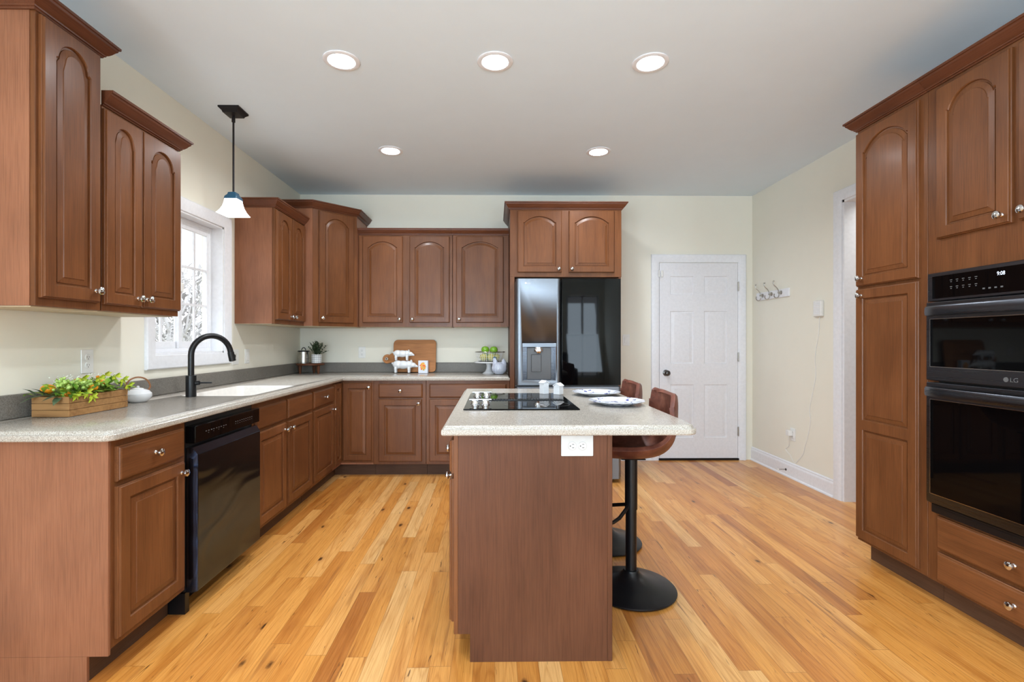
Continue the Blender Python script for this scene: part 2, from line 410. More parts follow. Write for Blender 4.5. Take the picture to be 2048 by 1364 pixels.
def text(s_, size, depth, mat, name, parent, loc, rot, sx=1):
    cu = bpy.data.curves.new('t', 'FONT'); cu.body = s_; cu.size = size; cu.extrude = depth; cu.align_x = 'LEFT'
    t = bpy.data.objects.new('t', cu); COL.objects.link(t)
    bpy.context.evaluated_depsgraph_get().update()
    me = bpy.data.meshes.new_from_object(t.evaluated_get(bpy.context.evaluated_depsgraph_get()))
    bpy.data.objects.remove(t)
    me.materials.clear(); me.materials.append(M[mat])
    o = bpy.data.objects.new(name, me); COL.objects.link(o); o.parent = parent; o.location = loc; o.rotation_euler = rot; o.scale = (sx, 1, 1)
    return o

# ---------------------------------------------------------------- cabinet doors
T = .020
def arch_opening(x0, x1, z0, z1, rise, d=0, n=14):
    """closed contour: BL, BR, shoulder R, arc ..., shoulder L (inset by d)"""
    X0, X1, Z0 = x0 + d, x1 - d, z0 + d
    if rise <= 0: return [(X0, Z0), (X1, Z0), (X1, z1 - d), (X0, z1 - d)]
    sh = .010; zs = z1 - rise; hw = (x1 - x0) / 2 - sh; cx = (x0 + x1) / 2
    rad = (hw * hw + rise * rise) / (2 * rise); cz = z1 - rad
    rr = rad - d; zsd = zs - d; hwd = hw - d * .4
    a0 = math.asin(min(1, hwd / rr))
    pts = [(X0, Z0), (X1, Z0), (X1, zsd)]
    for k in range(n + 1):
        a = a0 - 2 * a0 * k / n; pts.append((cx + rr * math.sin(a), cz + rr * math.cos(a)))
    pts.append((X0, zsd)); return pts
def outer_match(x0, x1, z0, z1, inner):
    if len(inner) == 4: return [(x0, z0), (x1, z0), (x1, z1), (x0, z1)]
    pts = [(x0, z0), (x1, z0), (x1, z1)]
    for x, z in inner[3:-1]: pts.append((x, z1))
    pts.append((x0, z1)); return pts
def panel_door(x0, x1, z0, z1, rise=.055, stile=.052, splits=(), t=T):
    """raised-panel door, back at y=0, face at y=-t"""
    b = B(); e = .007
    o4 = [(x0, z0), (x1, z0), (x1, z1), (x0, z1)]
    def r4(d, y): return [(x0 + d, y, z0 + d), (x1 - d, y, z0 + d), (x1 - d, y, z1 - d), (x0 + d, y, z1 - d)]
    b.loops([r4(0, 0), r4(0, -t + .010), r4(.002, -t + .008), r4(.0045, -t + .007), r4(.005, -t + .002), r4(e, -t)], cap1=False)
    zz = [z0 + e] + list(splits) + [z1 - e]
    for i, (a, c) in enumerate(zip(zz, zz[1:])):
        oa = a if i else a; ob = stile - e if i == 0 else stile / 2; ot = stile - e if i == len(zz) - 2 else stile / 2
        X0, X1 = x0 + stile, x1 - stile; rs = rise if i == len(zz) - 2 else 0
        O = lambda d: arch_opening(X0, X1, a + ob, c - ot, rs, d)
        inn = O(0)
        rings = [[(x, -t, z) for x, z in outer_match(x0 + e, x1 - e, a, c, inn)]]
        for d, y in ((0, -t), (.003, -t + .004), (.004, -t + .0105), (.011, -t + .011), (.012, -t + .0075), (.033, -t + .0035), (.0345, -t + .0005)):
            rings.append([(x, y, z) for x, z in O(d)])
        b.loops(rings, cap0=False)
    return b
def slab_front(x0, x1, z0, z1, t=T):
    b = B()
    def r4(d, y): return [(x0 + d, y, z0 + d), (x1 - d, y, z0 + d), (x1 - d, y, z1 - d), (x0 + d, y, z1 - d)]
    return b.loops([r4(0, 0), r4(0, -t + .010), r4(.002, -t + .008), r4(.0045, -t + .007), r4(.006, -t + .003), r4(.011, -t)])
def knob(parent, x, y, z, name='knob'):
    b = B().lathe([(.0001, 0), (.009, 0), (.0085, .003), (.0055, .006), (.005, .012), (.008, .016), (.0145, .019), (.0165, .023), (.0155, .028), (.010, .032), (.0001, .0335)], (0, 0, 0), 20, '-y')
    o = b.obj(name, 'chrome', parent); o.location = (x, y, z); return o
def door(parent, x0, x1, z0, z1, kn=None, rise=.055, splits=(), name='door', stile=.052, y=0.0):
    d = panel_door(x0, x1, z0, z1, rise, stile, splits).obj(name, 'wood', parent, 9); d.location.y = y
    if kn: knob(d, kn[0], -T + .001, kn[1])
    return d
def drawer(parent, x0, x1, z0, z1, kn=True, name='drawer'):
    d = slab_front(x0, x1, z0, z1).obj(name, 'wood_h', parent, 20)
    if kn: knob(d, (x0 + x1) / 2, -T + .001, (z0 + z1) / 2)
    return d
CROWN = [(0, 0), (.006, 0), (.008, .006), (.013, .008), (.014, .013), (.020, .017), (.028, .026), (.036, .038), (.042, .044), (.044, .052), (.050, .054), (.051, .064), (0, .064)]
def sweep(path, prof, z, name, mat, parent, closed=False):
    """path: 2D points, profile offset to the right-hand side"""
    b = B(); rings = []
    n = len(path)
    for i in range(n):
        p = Vector(path[i]); e = []
        if i > 0: e.append((p - Vector(path[i - 1])).normalized())
        if i < n - 1: e.append((Vector(path[i + 1]) - p).normalized())
        ns = [Vector((q.y, -q.x)) for q in e]
        k = ns[0] if len(ns) == 1 else (ns[0] + ns[1]) / (1 + ns[0].dot(ns[1]))
        rings.append([(p.x + k.x * a, p.y + k.y * a, z + h) for a, h in prof])
    return b.loops(rings).obj(name, mat, parent, 30)
def crown(parent, path, z, sc=1.0):
    return sweep(path, [(a * sc, h * sc) for a, h in CROWN], z, 'crown_moulding', 'crown', parent)

# cabinet local frame: face frame front at y=0, body goes to +y, x along the run
def wall_cab(label, loc, rz, w, d, z0, z1, group='hung wall cabinets', crownpath=None, csc=1.0, name='wall_cabinet', czt=None):
    t = thing(name, label, 'cabinet', loc, rz, group)
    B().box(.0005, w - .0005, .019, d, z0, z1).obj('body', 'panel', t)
    B().box(.003, w - .003, .0, .0188, z0, z1, .001).obj('face_frame', 'wood', t)
    B().box(.012, w - .012, .024, d - .005, z0 - .004, z0 - .0005).obj('bottom_panel', 'underside', t, label='pale underside panel')
    if crownpath: crown(t, crownpath, (czt if czt else z1 - .006), csc)
    return t
BZ0, BZ1 = .114, .876
def base_cab(label, loc, rz, w, d, name='base_cabinet', group='floor cabinets under the L counter', endpanel=False, kick=True):
    t = thing(name, label, 'cabinet', loc, rz, group)
    b = B()
    b.box(.001, .016, .0195, d, BZ0, BZ1 - .001); b.box(w - .016, w - .001, .0195, d, BZ0, BZ1 - .001)
    b.box(.016, w - .016, .0195, d, BZ0, BZ0 + .016); b.box(.016, w - .016, d - .01, d, BZ0 + .016, BZ1 - .001)
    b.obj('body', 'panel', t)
    B().box(.001, w - .001, 0, .019, BZ0, BZ1 - .001, .001).obj('face_frame', 'wood', t)
    if kick: B().box(.001, w - .001, .076, .09, 0, BZ0 - .001).obj('toe_kick', 'kick', t, label='dark recessed toe kick')
    return t

# ================================================================ THE ROOM
XL, XR, YB, CH, YF = -1.995, 2.685, 5.04, 2.743, -3.4
XH = 4.0
struct(B().box(XL - .2, XH, YF - .2, YB + .2, -.05, 0), 'floor', 'floor')
struct(B().box(XL - .2, XH, YF - .2, YB + .2, CH, CH + .1), 'ceiling', 'ceiling')
# left wall with the sink window opening
WY0, WY1, WZ0, WZ1 = 2.885, 3.62, 1.15, 2.07
b = B(); xo = XL - .16
PY0, PY1, PZ = -2.4, -.6, 2.15
b.box(xo, XL, YF, PY0, 0, CH); b.box(xo, XL, PY1, WY0, 0, CH); b.box(xo, XL, PY0, PY1, PZ, CH); b.box(xo, XL, WY1, YB + .16, 0, CH); b.box(xo, XL, WY0, WY1, 0, WZ0); b.box(xo, XL, WY0, WY1, WZ1, CH)
struct(b, 'wall_left', 'wall')
struct(B().box(XL, XH, YB, YB + .16, 0, CH), 'wall_back', 'wall')
OY0, OY1, OZ = 2.80, 3.725, 2.32
b = B(); b.box(XR, XR + .12, YF, OY0, 0, CH); b.box(XR, XR + .12, OY1, YB, 0, CH); b.box(XR, XR + .12, OY0, OY1, OZ, CH)
struct(b, 'wall_right', 'wall')
struct(B().box(XH, XH + .1, YF, YB, 0, CH), 'wall_hall', 'wall')
b = B(); yo = YF - .16
ow = [(-1.85, -.15), (1.75, 2.55)]
xs = XL
for a, c in ow: b.box(xs, a, yo, YF, 0, CH); b.box(a, c, yo, YF, 0, .35); b.box(a, c, yo, YF, 2.35, CH); xs = c
b.box(xs, XH, yo, YF, 0, CH)
struct(b, 'wall_front', 'wall')
for i, (a, c) in enumerate(ow):
    wz = B()
    for q in (a, c - .05, (a + c) / 2 - .02): wz.box(q, q + .05, YF - .1, YF - .05, .35, 2.35)
    for q in (.35, 1.35, 2.30): wz.box(a, c, YF - .1, YF - .05, q, q + .05)
    wo = struct(wz, 'window_%d' % (i + 2), 'trim')
    B().box(a + .02, c - .02, YF - .078, YF - .074, .38, 2.32).obj('pane', 'glass', wo)

wz = B()
for q in (PY0, PY1 - .07, (PY0 + PY1) / 2 - .035): wz.box(XL - .13, XL - .08, q, q + .07, 0, PZ)
for q in (0.0, PZ - .07): wz.box(XL - .13, XL - .08, PY0, PY1, q, q + .07)
wo = struct(wz, 'door_2', 'trim')  # unseen patio door, added to carry the left rear light
B().box(XL - .108, XL - .104, PY0 + .02, PY1 - .02, .03, PZ - .03).obj('pane', 'glass', wo)
# window_1 over the sink: jamb, frame, two sashes, panes
wt = B()
jx0, jx1 = XL - .14, XL - .001
wt.box(jx0, jx1, WY0, WY0 + .012, WZ0, WZ1).box(jx0, jx1, WY1 - .012, WY1, WZ0, WZ1).box(jx0, jx1, WY0, WY1, WZ0, WZ0 + .012).box(jx0, jx1, WY0, WY1, WZ1 - .012, WZ1)
w1 = struct(wt, 'window_1', 'trim')
def frame_rect(b, x0, x1, y0, y1, z0, z1, w, w2=None):
    w2 = w2 or w
    b.box(x0, x1, y0, y0 + w, z0, z1, .002); b.box(x0, x1, y1 - w, y1, z0, z1, .002)
    b.box(x0, x1, y0 + w, y1 - w, z0, z0 + w2, .002); b.box(x0, x1, y0 + w, y1 - w, z1 - w2, z1, .002)
fx = XL - .13
b = B(); frame_rect(b, fx, fx + .05, WY0 + .012, WY1 - .012, WZ0 + .012, WZ1 - .012, .025); b.obj('window_frame', 'trim', w1)
ym = (WY0 + WY1) / 2
for k, (ya, yb, xo_) in enumerate(((WY0 + .037, ym + .02, .012), (ym - .02, WY1 - .037, .032))):
    b = B(); za, zb = WZ0 + .037, WZ1 - .037
    frame_rect(b, fx + xo_, fx + xo_ + .018, ya, yb, za, zb, .035, .045)
    sh = b.obj('sash', 'trim', w1)
    g = B(); ga, gb, gza, gzb = ya + .035, yb - .035, za + .045, zb - .045
    g.box(fx + xo_ + .008, fx + xo_ + .011, ga, gb, gza, gzb); g.obj('pane', 'glass', sh)
    g = B(); yc = (ga + gb) / 2
    g.box(fx + xo_ + .004, fx + xo_ + .016, yc - .008, yc + .008, gza, gzb)
    for q in (1, 2):
        zc = gza + (gzb - gza) * q / 3; g.box(fx + xo_ + .0045, fx + xo_ + .0155, ga, gb, zc - .008, zc + .008)
    g.obj('muntin', 'trim', sh)
B().box(fx + .05, fx + .066, ym - .012, ym + .012, 1.56, 1.62, .004).obj('sash_lock', 'whiteplastic', w1)
# picture-frame casing round the window
CAS = [(0, 0), (.082, 0), (.082, .014), (.076, .019), (.060, .020), (.050, .016), (.030, .015), (.015, .010), (.006, .010), (0, .007)]
def casing_loop(pts, closed, to3, name):
    """pts: inner edge path (2D in wall plane), profile grows outward (left of travel)"""
    b = B(); n = len(pts); rings = []
    for i in range(n):
        p = Vector(pts[i]); e = []
        if i > 0 or closed: e.append((p - Vector(pts[i - 1])).normalized())
        if i < n - 1 or closed: e.append((Vector(pts[(i + 1) % n]) - p).normalized())
        ns = [Vector((-q.y, q.x)) for q in e]
        k = ns[0] if len(ns) == 1 else (ns[0] + ns[1]) / (1 + ns[0].dot(ns[1]))
        rings.append([to3(p.x + k.x * a, p.y + k.y * a, h) for a, h in CAS])
    if closed:
        rings.append(rings[0]); b.loops(rings, False, False)
    else: b.loops(rings)
    return struct(b, name, 'trim', weld=1e-5)
casing_loop([(WY0, WZ0), (WY0, WZ1), (WY1, WZ1), (WY1, WZ0)], True, lambda u, v, h: (XL + h + .0005, u, v), 'trim_1')
# doorway in the right wall: jamb and casing
casing_loop([(OY0, 0), (OY0, OZ), (OY1, OZ), (OY1, 0)], False, lambda u, v, h: (XR - h - .0005, u, v), 'trim_2')
b = B(); b.box(XR, XR + .14, OY1 - .018, OY1, 0, OZ).box(XR, XR + .14, OY0, OY0 + .018, 0, OZ).box(XR, XR + .14, OY0, OY1, OZ - .018, OZ)
struct(b, 'trim_3', 'trim')
# baseboards with a shoe strip
BASEP = [(0, 0), (.024, 0), (.023, .010), (.014, .018), (.014, .100), (.012, .112), (.008, .120), (.009, .128), (.004, .136), (0, .138)]
def baseboard(path, name):
    o = sweep(path, BASEP, 0, name, 'trim', None); o['kind'] = 'structure'; return o
baseboard([(XR - .0005, YB - .001), (XR - .0005, 3.808)], 'baseboard_right')
baseboard([(1.16, YB - .0005), (1.634, YB - .0005)], 'baseboard_back')
# six-panel door in the back wall
DX0, DX1, DZ0, DZ1 = 1.713, 2.526, .022, 2.043
casing_loop([(DX0 - .004, 0), (DX0 - .004, DZ1 + .006), (DX1 + .004, DZ1 + .006), (DX1 + .004, 0)], False, lambda u, v, h: (u, YB - .004 - h, v), 'trim_4')
struct(B().box(DX0 - .01, DX1 + .01, YB - .022, YB - .0005, .0, .020), 'trim_5', 'blackmetal')
def panels_face(b, xs, zs, cells, y, to):
    for i in range(len(xs) - 1):
        for j in range(len(zs) - 1):
            x0, x1, z0, z1 = xs[i], xs[i + 1], zs[j], zs[j + 1]
            rr = lambda d, yy: [(x0 + d, yy, z0 + d), (x1 - d, yy, z0 + d), (x1 - d, yy, z1 - d), (x0 + d, yy, z1 - d)]
            if (i, j) in cells: b.loops([rr(0, y), rr(.004, y + .006), rr(.012, y + .009), rr(.018, y + .009), rr(.045, y + .002), rr(.046, y + .002)], cap0=False)
            else: b.loops([rr(0, y), rr(.0001, y)], cap0=False)
b = B(); dy = YB - .013
b.box(DX0, DX1, dy + .0101, YB - .001, DZ0, DZ1)
b.loops([[(DX0, dy + .0101, DZ0), (DX1, dy + .0101, DZ0), (DX1, dy + .0101, DZ1), (DX0, dy + .0101, DZ1)], [(DX0, dy, DZ0), (DX1, dy, DZ0), (DX1, dy, DZ1), (DX0, dy, DZ1)]], False, False)
xs = [DX0, 1.823, 2.066, 2.176, 2.416, DX1]; zs = [DZ0, .235, .785, 1.00, 1.545, 1.715, 1.905, DZ1]
panels_face(b, xs, zs, {(i, j) for i in (1, 3) for j in (1, 3, 5)}, dy, None)
dr = struct(b, 'door_1', 'door', weld=1e-5)
k = B().lathe([(.0001, 0), (.032, 0), (.032, .004), (.014, .010), (.011, .028), (.020, .036), (.029, .046), (.029, .058), (.020, .068), (.0001, .072)], (0, 0, 0), 24, '-y').obj('door_knob', 'darknickel', dr); k.location = (1.777, dy, .905)
for z in (.30, 1.07, 1.80):
    B().box(DX1 - .004, DX1 + .010, dy - .012, dy + .002, z - .045, z + .045, .002).lathe([(.005, z - .048), (.005, z + .048)], (DX1 + .003, dy - .012, 0), 10).obj('hinge', 'nickel', dr)
t = thing('door_sensor', 'small white contact sensor at top left corner of white six-panel door', 'sensor', (DX0, dy, 1.93))
B().box(.012, .034, -.014, 0, -.035, .035, .003).obj('sensor_body', 'whiteplastic', t)
B().box(-.022, -.008, -.034, -.020, -.035, .035, .003).obj('magnet', 'whiteplastic', t)

# ================================================================ LEFT SIDE: wall cabinets
UD = .305
LX = -1.69
# tall single-door unit nearest the camera
cwid = .303
t = wall_cab('tall single-door wooden wall cabinet at far left, with taller crown', (LX, 1.812, 0), PI / 2, cwid, UD - .001, 1.366, 2.458,
             crownpath=[(0, UD - .001), (0, 0), (cwid, 0), (cwid, UD - .001)], czt=2.453)
door(t, .016, .283, 1.397, 2.448, (.254, 1.445), .075)
cw2 = .513
t = wall_cab('double-door wooden wall cabinet between tall left cabinet and sink window', (LX, 2.116, 0), PI / 2, cw2, UD - .001, 1.366, 2.254,
             crownpath=[(.001, 0), (cw2, 0), (cw2, UD - .001)], czt=2.250)
door(t, .004, .222, 1.394, 2.238, (.192, 1.434), .07, stile=.048)
door(t, .227, .509, 1.394, 2.238, (.252, 1.434), .07)
# beyond the window
cw3 = .583
t = wall_cab('narrow double-door wooden wall cabinet right of the sink window', (LX, 3.770, 0), PI / 2, cw3, UD - .001, 1.370, 2.266,
             crownpath=[(0, UD - .001), (0, 0), (cw3, 0)], czt=2.262)
door(t, .014, .293, 1.402, 2.250, (.262, 1.436), .06, stile=.05)
door(t, .297, .570, 1.402, 2.250, (.328, 1.436), .06, stile=.05)
# diagonal corner unit
t = thing('corner_wall_cabinet', 'diagonal single-door wooden corner wall cabinet, with tall crown', 'cabinet', (XL, YB, 0), 0, 'hung wall cabinets')
A = [(.001, -.001), (.001, -.685), (.380, -.685), (.686, -.379), (.686, -.001)]
cz0, cz1 = 1.370, 2.428
b = B(); b.prism(A, [(cz0, 0), (cz1, 0)]); b.obj('body', 'panel', t)
B().prism(offset(A, .01), [(cz0 - .004, 0), (cz0 - .0005, 0)]).obj('bottom_panel', 'underside', t, label='pale underside panel')
crown(t, [(.001, -.685), (.380, -.685), (.686, -.379), (.686, -.001)], cz1 - .012)
fl = math.hypot(.306, .306)
rot = Matrix.Translation((.380, -.685, 0)) @ Matrix.Rotation(PI / 4, 4, 'Z')
b = B().box(0, fl, -.004, -.0005, cz0, cz1 - .014, .001); f_ = b.obj('face_frame', 'wood', t); f_.matrix_local = rot
d_ = panel_door(.052, fl - .040, 1.400, 2.405, .06).obj('door', 'wood', t, 9); d_.matrix_local = rot @ Matrix.Translation((0, -.0045, 0))
knob(d_, .078, -T + .001, 1.442)
# back wall uppers
BY = 4.720
wA = .905
t = wall_cab('two-door arched wooden wall cabinet left of middle on back wall', (-1.307, BY, 0), 0, wA, .319, 1.372, 2.262,
             crownpath=[(0.001, 0), (wA, 0)], csc=.95, czt=2.256)
door(t, .040, .426, 1.412, 2.245, (.398, 1.442), .055)
door(t, .491, .877, 1.412, 2.245, (.520, 1.442), .055)
wB = .544
t = wall_cab('single wide-door wooden wall cabinet next to refrigerator cabinet', (-.401, BY, 0), 0, wB, .319, 1.372, 2.262,
             crownpath=[(0, 0), (wB - .001, 0)], csc=.95, czt=2.256)
door(t, .035, .492, 1.412, 2.245, (.064, 1.442), .055)
# cabinet built round the refrigerator
t = thing('refrigerator_cabinet', 'wooden cabinet with two arched doors above refrigerator, side panels to floor', 'cabinet', (.144, 4.42, 0), 0, 'hung wall cabinets')
wF = 1.008
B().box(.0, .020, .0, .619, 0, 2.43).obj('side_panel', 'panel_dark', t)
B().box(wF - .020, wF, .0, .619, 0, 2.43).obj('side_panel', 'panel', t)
B().box(.0205, wF - .0205, .02, .619, 1.815, 2.43).obj('body', 'panel', t)
B().box(.0, wF, -.0195, -.0003, 1.815, 2.43, .001).box(0, .040, -.0195, -.0003, 0, 1.8145).obj('face_frame', 'wood', t)
crown(t, [(0, .619), (0, -.0195), (wF, -.0195), (wF, .619)], 2.420)
door(t, .066, .466, 1.852, 2.410, (.438, 1.882), .055, y=-.020)
door(t, .530, .942, 1.852, 2.410, (.556, 1.882), .055, y=-.020)

# ================================================================ LEFT SIDE: base run
FX = -1.395          # face-frame plane of the left run
BD = .598
t = base_cab('wooden base cabinet with drawer at near end, left of dishwasher', (FX, 1.790, 0), PI / 2, .425, BD, kick=False)
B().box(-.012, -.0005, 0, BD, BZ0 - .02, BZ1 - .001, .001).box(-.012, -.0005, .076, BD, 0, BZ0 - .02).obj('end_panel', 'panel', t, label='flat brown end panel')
B().box(.001, .424, .076, .09, 0, BZ0 - .001).obj('toe_kick', 'kick', t, label='dark recessed toe kick')
drawer(t, .018, .398, .718, .848)
door(t, .018, .400, .140, .700, (.372, .655), 0)
t = base_cab('two-door wooden sink base cabinet right of dishwasher', (FX, 2.822, 0), PI / 2, .913, BD)
drawer(t, .022, .432, .715, .845, False, 'false_drawer_front'); drawer(t, .462, .892, .715, .845, False, 'false_drawer_front')
door(t, .022, .432, .140, .697, (.402, .652), 0); door(t, .462, .892, .140, .697, (.492, .652), 0)
t = base_cab('wooden drawer-over-door base cabinet right of the sink cabinet', (FX, 3.736, 0), PI / 2, .498, BD)
drawer(t, .018, .480, .715, .845); door(t, .018, .480, .140, .697, (.450, .652), 0)
# corner unit with bifold door
t = thing('corner_base_cabinet', 'wooden corner base cabinet with folding door under the counter corner', 'cabinet', (FX, 4.445, 0), 0, 'floor cabinets under the L counter')
b = B(); A = [(-BD, -.209), (0, -.209), (0, 0), (.298, 0), (.298, .593), (-BD, .593)]
b.prism(A, [(BZ0, 0), (BZ0 + .016, 0)]); b.box(-BD, -.02, -.209, -.195, BZ0 + .016, BZ1 - .002); b.box(.284, .298, .02, .593, BZ0 + .016, BZ1 - .002)
b.box(-BD, .284, .583, .593, BZ0 + .016, BZ1 - .002); b.box(-BD, -BD + .01, -.195, .583, BZ0 + .016, BZ1 - .002); b.obj('body', 'panel', t)
B().box(-.019, 0, -.2095, -.0005, BZ0 + .017, BZ1 - .002).box(.0, .298, 0, .019, BZ0 + .017, BZ1 - .002).obj('face_frame', 'wood', t)
B().box(-.09, -.076, -.209, .09, 0, BZ0 - .001).box(-.076, .298, .076, .09, 0, BZ0 - .001).obj('toe_kick', 'kick', t, label='dark recessed toe kick')
dd = panel_door(.006, .186, .140, .858, 0, .042).obj('door', 'wood', t, 9); dd.rotation_euler.z = PI / 2; dd.location = (0, -.206, 0)
dd = door(t, .024, .286, .150, .856, (.262, .815), 0, stile=.048)
t = base_cab('wooden drawer-over-door base cabinet in middle of back wall run', (-1.096, 4.445, 0), 0, .476, .593)
drawer(t, .048, .446, .720, .846); door(t, .048, .440, .142, .705, (.412, .668), 0)
t = base_cab('wide wooden base cabinet with long drawer beside refrigerator panel', (-.619, 4.445, 0), 0, .762, .593)
drawer(t, .030, .730, .720, .846, False); door(t, .030, .375, .142, .705, (.345, .668), 0); door(t, .385, .730, .142, .705, (.415, .668), 0)

# L-shaped countertop with backsplash
CT = [(XL + .001, 1.745), (-1.395, 1.745), (-1.383, 1.748), (-1.368, 1.760), (-1.360, 1.775), (-1.360, 4.410), (.142, 4.410), (.142, YB - .001), (XL + .001, YB - .001)]
LV = [(BZ1 + .0005, .004), (.880, .001), (.882, 0), (.897, 0), (.899, .002), (.900, .008), (.903, .009), (.908, .011), (.912, .015), (.914, .021)]
def slab(poly, name, parent, straight=()):
    return B().prism(poly, LV).obj(name, 'counter', parent, 30)
ct = thing('countertop', 'grey speckled L-shaped countertop with backsplash along two walls', 'countertop', (0, 0, 0), 0)
sl = slab(CT, 'slab', ct)
def boolean_cut(o, cutter):
    o.modifiers.clear(); cutter.modifiers.clear(); cutter.parent = o.parent
    m = o.modifiers.new('b', 'BOOLEAN'); m.operation = 'DIFFERENCE'; m.object = cutter; m.solver = 'EXACT'
    apply_mods(o); bpy.data.objects.remove(cutter)
def rrect(x0, x1, y0, y1, r, n=6):
    pts = []
    for cx, cy, a0 in ((x1 - r, y0 + r, -90), (x1 - r, y1 - r, 0), (x0 + r, y1 - r, 90), (x0 + r, y0 + r, 180)):
        for k in range(n + 1):
            a = R(a0 + 90 * k / n); pts.append((cx + r * math.cos(a), cy + r * math.sin(a)))
    return pts
SK = rrect(-1.850, -1.425, 2.862, 3.545, .06)
SK2 = [(max(x, -1.70 - (y - 2.862) * .0) if y < 2.90 else x, y) for x, y in SK]
boolean_cut(sl, B().prism(SK, [(.8, 0), (1.0, 0)]).obj('cut', 'counter'))
B().box(XL + .0015, XL + .020, 1.748, YB - .0015, .9145, 1.014, .003).box(XL + .0205, .141, YB - .020, YB - .0015, .9145, 1.014, .003).obj('backsplash', 'splash', ct, label='darker grey speckled backsplash')
sk = thing('kitchen_sink', 'white single-bowl sink set into grey counter below window', 'sink', (-1.6375, 3.2035, .914))
skl = [(x + 1.6375, y - 3.2035) for x, y in SK]
bb = B(); rings = []
for z, d in ((-.002, -.0), (-.0005, .003), (-.001, .010), (-.012, .014), (-.10, .020), (-.165, .030), (-.178, .055), (-.182, .13)):
    rings.append([(x, y, z) for x, y in offset(skl, d)])
for z, d in ((-.186, .13), (-.184, .05), (-.17, .022), (-.10, .012), (-.02, .004)):
    rings.append([(x, y, z) for x, y in offset(skl, d)])
vr = [[bb.bm.verts.new(p) for p in r] for r in rings]; n = len(skl)
for a, c in list(zip(vr, vr[1:])) + [(vr[-1], vr[0])]:
    if a is vr[7]: continue
    for i in range(n): bb.bm.faces.new([a[i], a[(i + 1) % n], c[(i + 1) % n], c[i]])
bb.bm.faces.new(vr[7]); bb.bm.faces.new(vr[8])
bb.obj('basin', 'sinkwhite', sk, 50)
B().lathe([(.0001, -.1815), (.045, -.1815), (.045, -.1795), (.030, -.1795), (.0001, -.1802)], (0, 0, 0), 24).obj('drain', 'chrome', sk)
fa = thing('kitchen_faucet', 'tall black gooseneck pull-down faucet at left end of sink', 'faucet', (-1.745, 2.828, .914))
B().lathe([(.0001, 0), (.0275, 0), (.0275, .120), (.0265, .123), (.0175, .124), (.0001, .124)], (0, 0, 0), 28).obj('base', 'blackmetal', fa)
dv = Vector((.125, .19, 0)); D_ = dv.length; dv.normalize(); rad = D_ / 2
pts = [Vector((0, 0, .122)), Vector((0, 0, .20)), Vector((0, 0, .238))]
for k in range(1, 19):
    a = PI * k / 18 * .955; pts.append(dv * (rad - rad * math.cos(a)) + Vector((0, 0, .238 + rad * math.sin(a))))
end = pts[-1]
B().tube(pts, .0165, 14).obj('spout', 'blackmetal', fa)
tdir = (pts[-1] - pts[-2]).normalized()
hp = [end - tdir * .001, end + tdir * .004, end + tdir * .055, end + tdir * .058]
hd = B().tube(hp, [.0165, .0185, .0195, .017], 16)
hd.obj('spray_head', 'blackmetal', fa)
q = end + tdir * .03 + dv * .019; B().ball(q, .007, 2, (1, 1, 2)).obj('spray_button', 'blackplastic', fa)
B().tube([(.026, 0, .078), (.045, .004, .08), (.047, .004, .08)], [.013, .013, .009], 14).tube([(.045, .004, .080), (.112, .012, .080)], [.0055, .0045], 10).obj('handle', 'blackmetal', fa)

# ================================================================ DISHWASHER
dw = thing('dishwasher', 'black stainless dishwasher under the counter, left of sink cabinet', 'dishwasher', (-1.395, 2.2165, 0), PI / 2)
B().box(.001, .603, .02, .57, .10, .868).box(.002, .602, .0, .0195, .10, .868).obj('body', 'blackplastic', dw)
B().box(.002, .602, .078, .10, 0, .095).box(.0, .03, .0, .075, .0005, .095).obj('kick_plate', 'blackmetal', dw)
def dwring(x0, x1, z0, z1, y): return [(x0, y, z0), (x1, y, z0), (x1, y, z1), (x0, y, z1)]
B().loops([dwring(.004, .600, .098, .752, -.0005), dwring(.004, .600, .098, .752, -.030), dwring(.008, .596, .102, .722, -.052), dwring(.012, .592, .106, .718, -.054)]).obj('door', 'dwsteel', dw)
B().box(.001, .603, -.046, -.0005, .772, .850, .003).obj('control_panel', 'blackglass', dw)
b = B()
for k in range(9):
    x = .08 + k * .021 + rnd.uniform(-.002, .002); b.box(x, x + .010, -.0468, -.0462, .812, .815)
    if k % 2: b.box(x, x + .006, -.0468, -.0462, .803, .805)
for k in range(9):
    x = .34 + k * .021; b.box(x, x + .009, -.0468, -.0462, .813, .816); b.box(x + .001, x + .006, -.0468, -.0462, .802, .805)
b.obj('panel_print', 'iconwhite', dw, smooth=False)

# ================================================================ REFRIGERATOR
fr = thing('refrigerator', 'tall refrigerator with steel left door, dispenser and black glass right door', 'refrigerator', (.186, 4.220, 0))
FW = .918
B().box(.003, FW - .003, .075, .78, .03, 1.765).obj('body', 'darkplastic', fr)
B().box(.05, FW - .05, .10, .70, 0, .029).obj('foot', 'blackplastic', fr)
def soft_panel(x0, x1, z0, z1, y0, y1, r=.02, n=5):
    """front at y0, side edges rounded"""
    prof = [(x0, y1)]
    for k in range(n + 1): a = PI / 2 * k / n; prof.append((x0 + r - r * math.cos(a), y0 + r - r * math.sin(a)))
    for k in range(n + 1): a = PI / 2 * k / n; prof.append((x1 - r + r * math.sin(a), y0 + r - r * math.cos(a)))
    prof.append((x1, y1))
    return B().loops([[(x, y, z) for x, y in prof] for z in (z0, z1)])
FG = .395
ld = soft_panel(.003, FG - .002, .852, 1.776, 0, .070, .030, 7).obj('left_door', 'steel', fr, 50, label='brushed steel door')
boolean_cut(ld, B().box(.060, .350, -.01, .050, .893, 1.198).obj('cut', 'steel'))
dp = B()
dp.box(.0605, .3495, .042, .0495, .8935, 1.1975).box(.0605, .068, .001, .042, .8935, 1.1975).box(.342, .3495, .001, .042, .8935, 1.1975)
dpo = dp.obj('dispenser', 'blacksteel', ld)
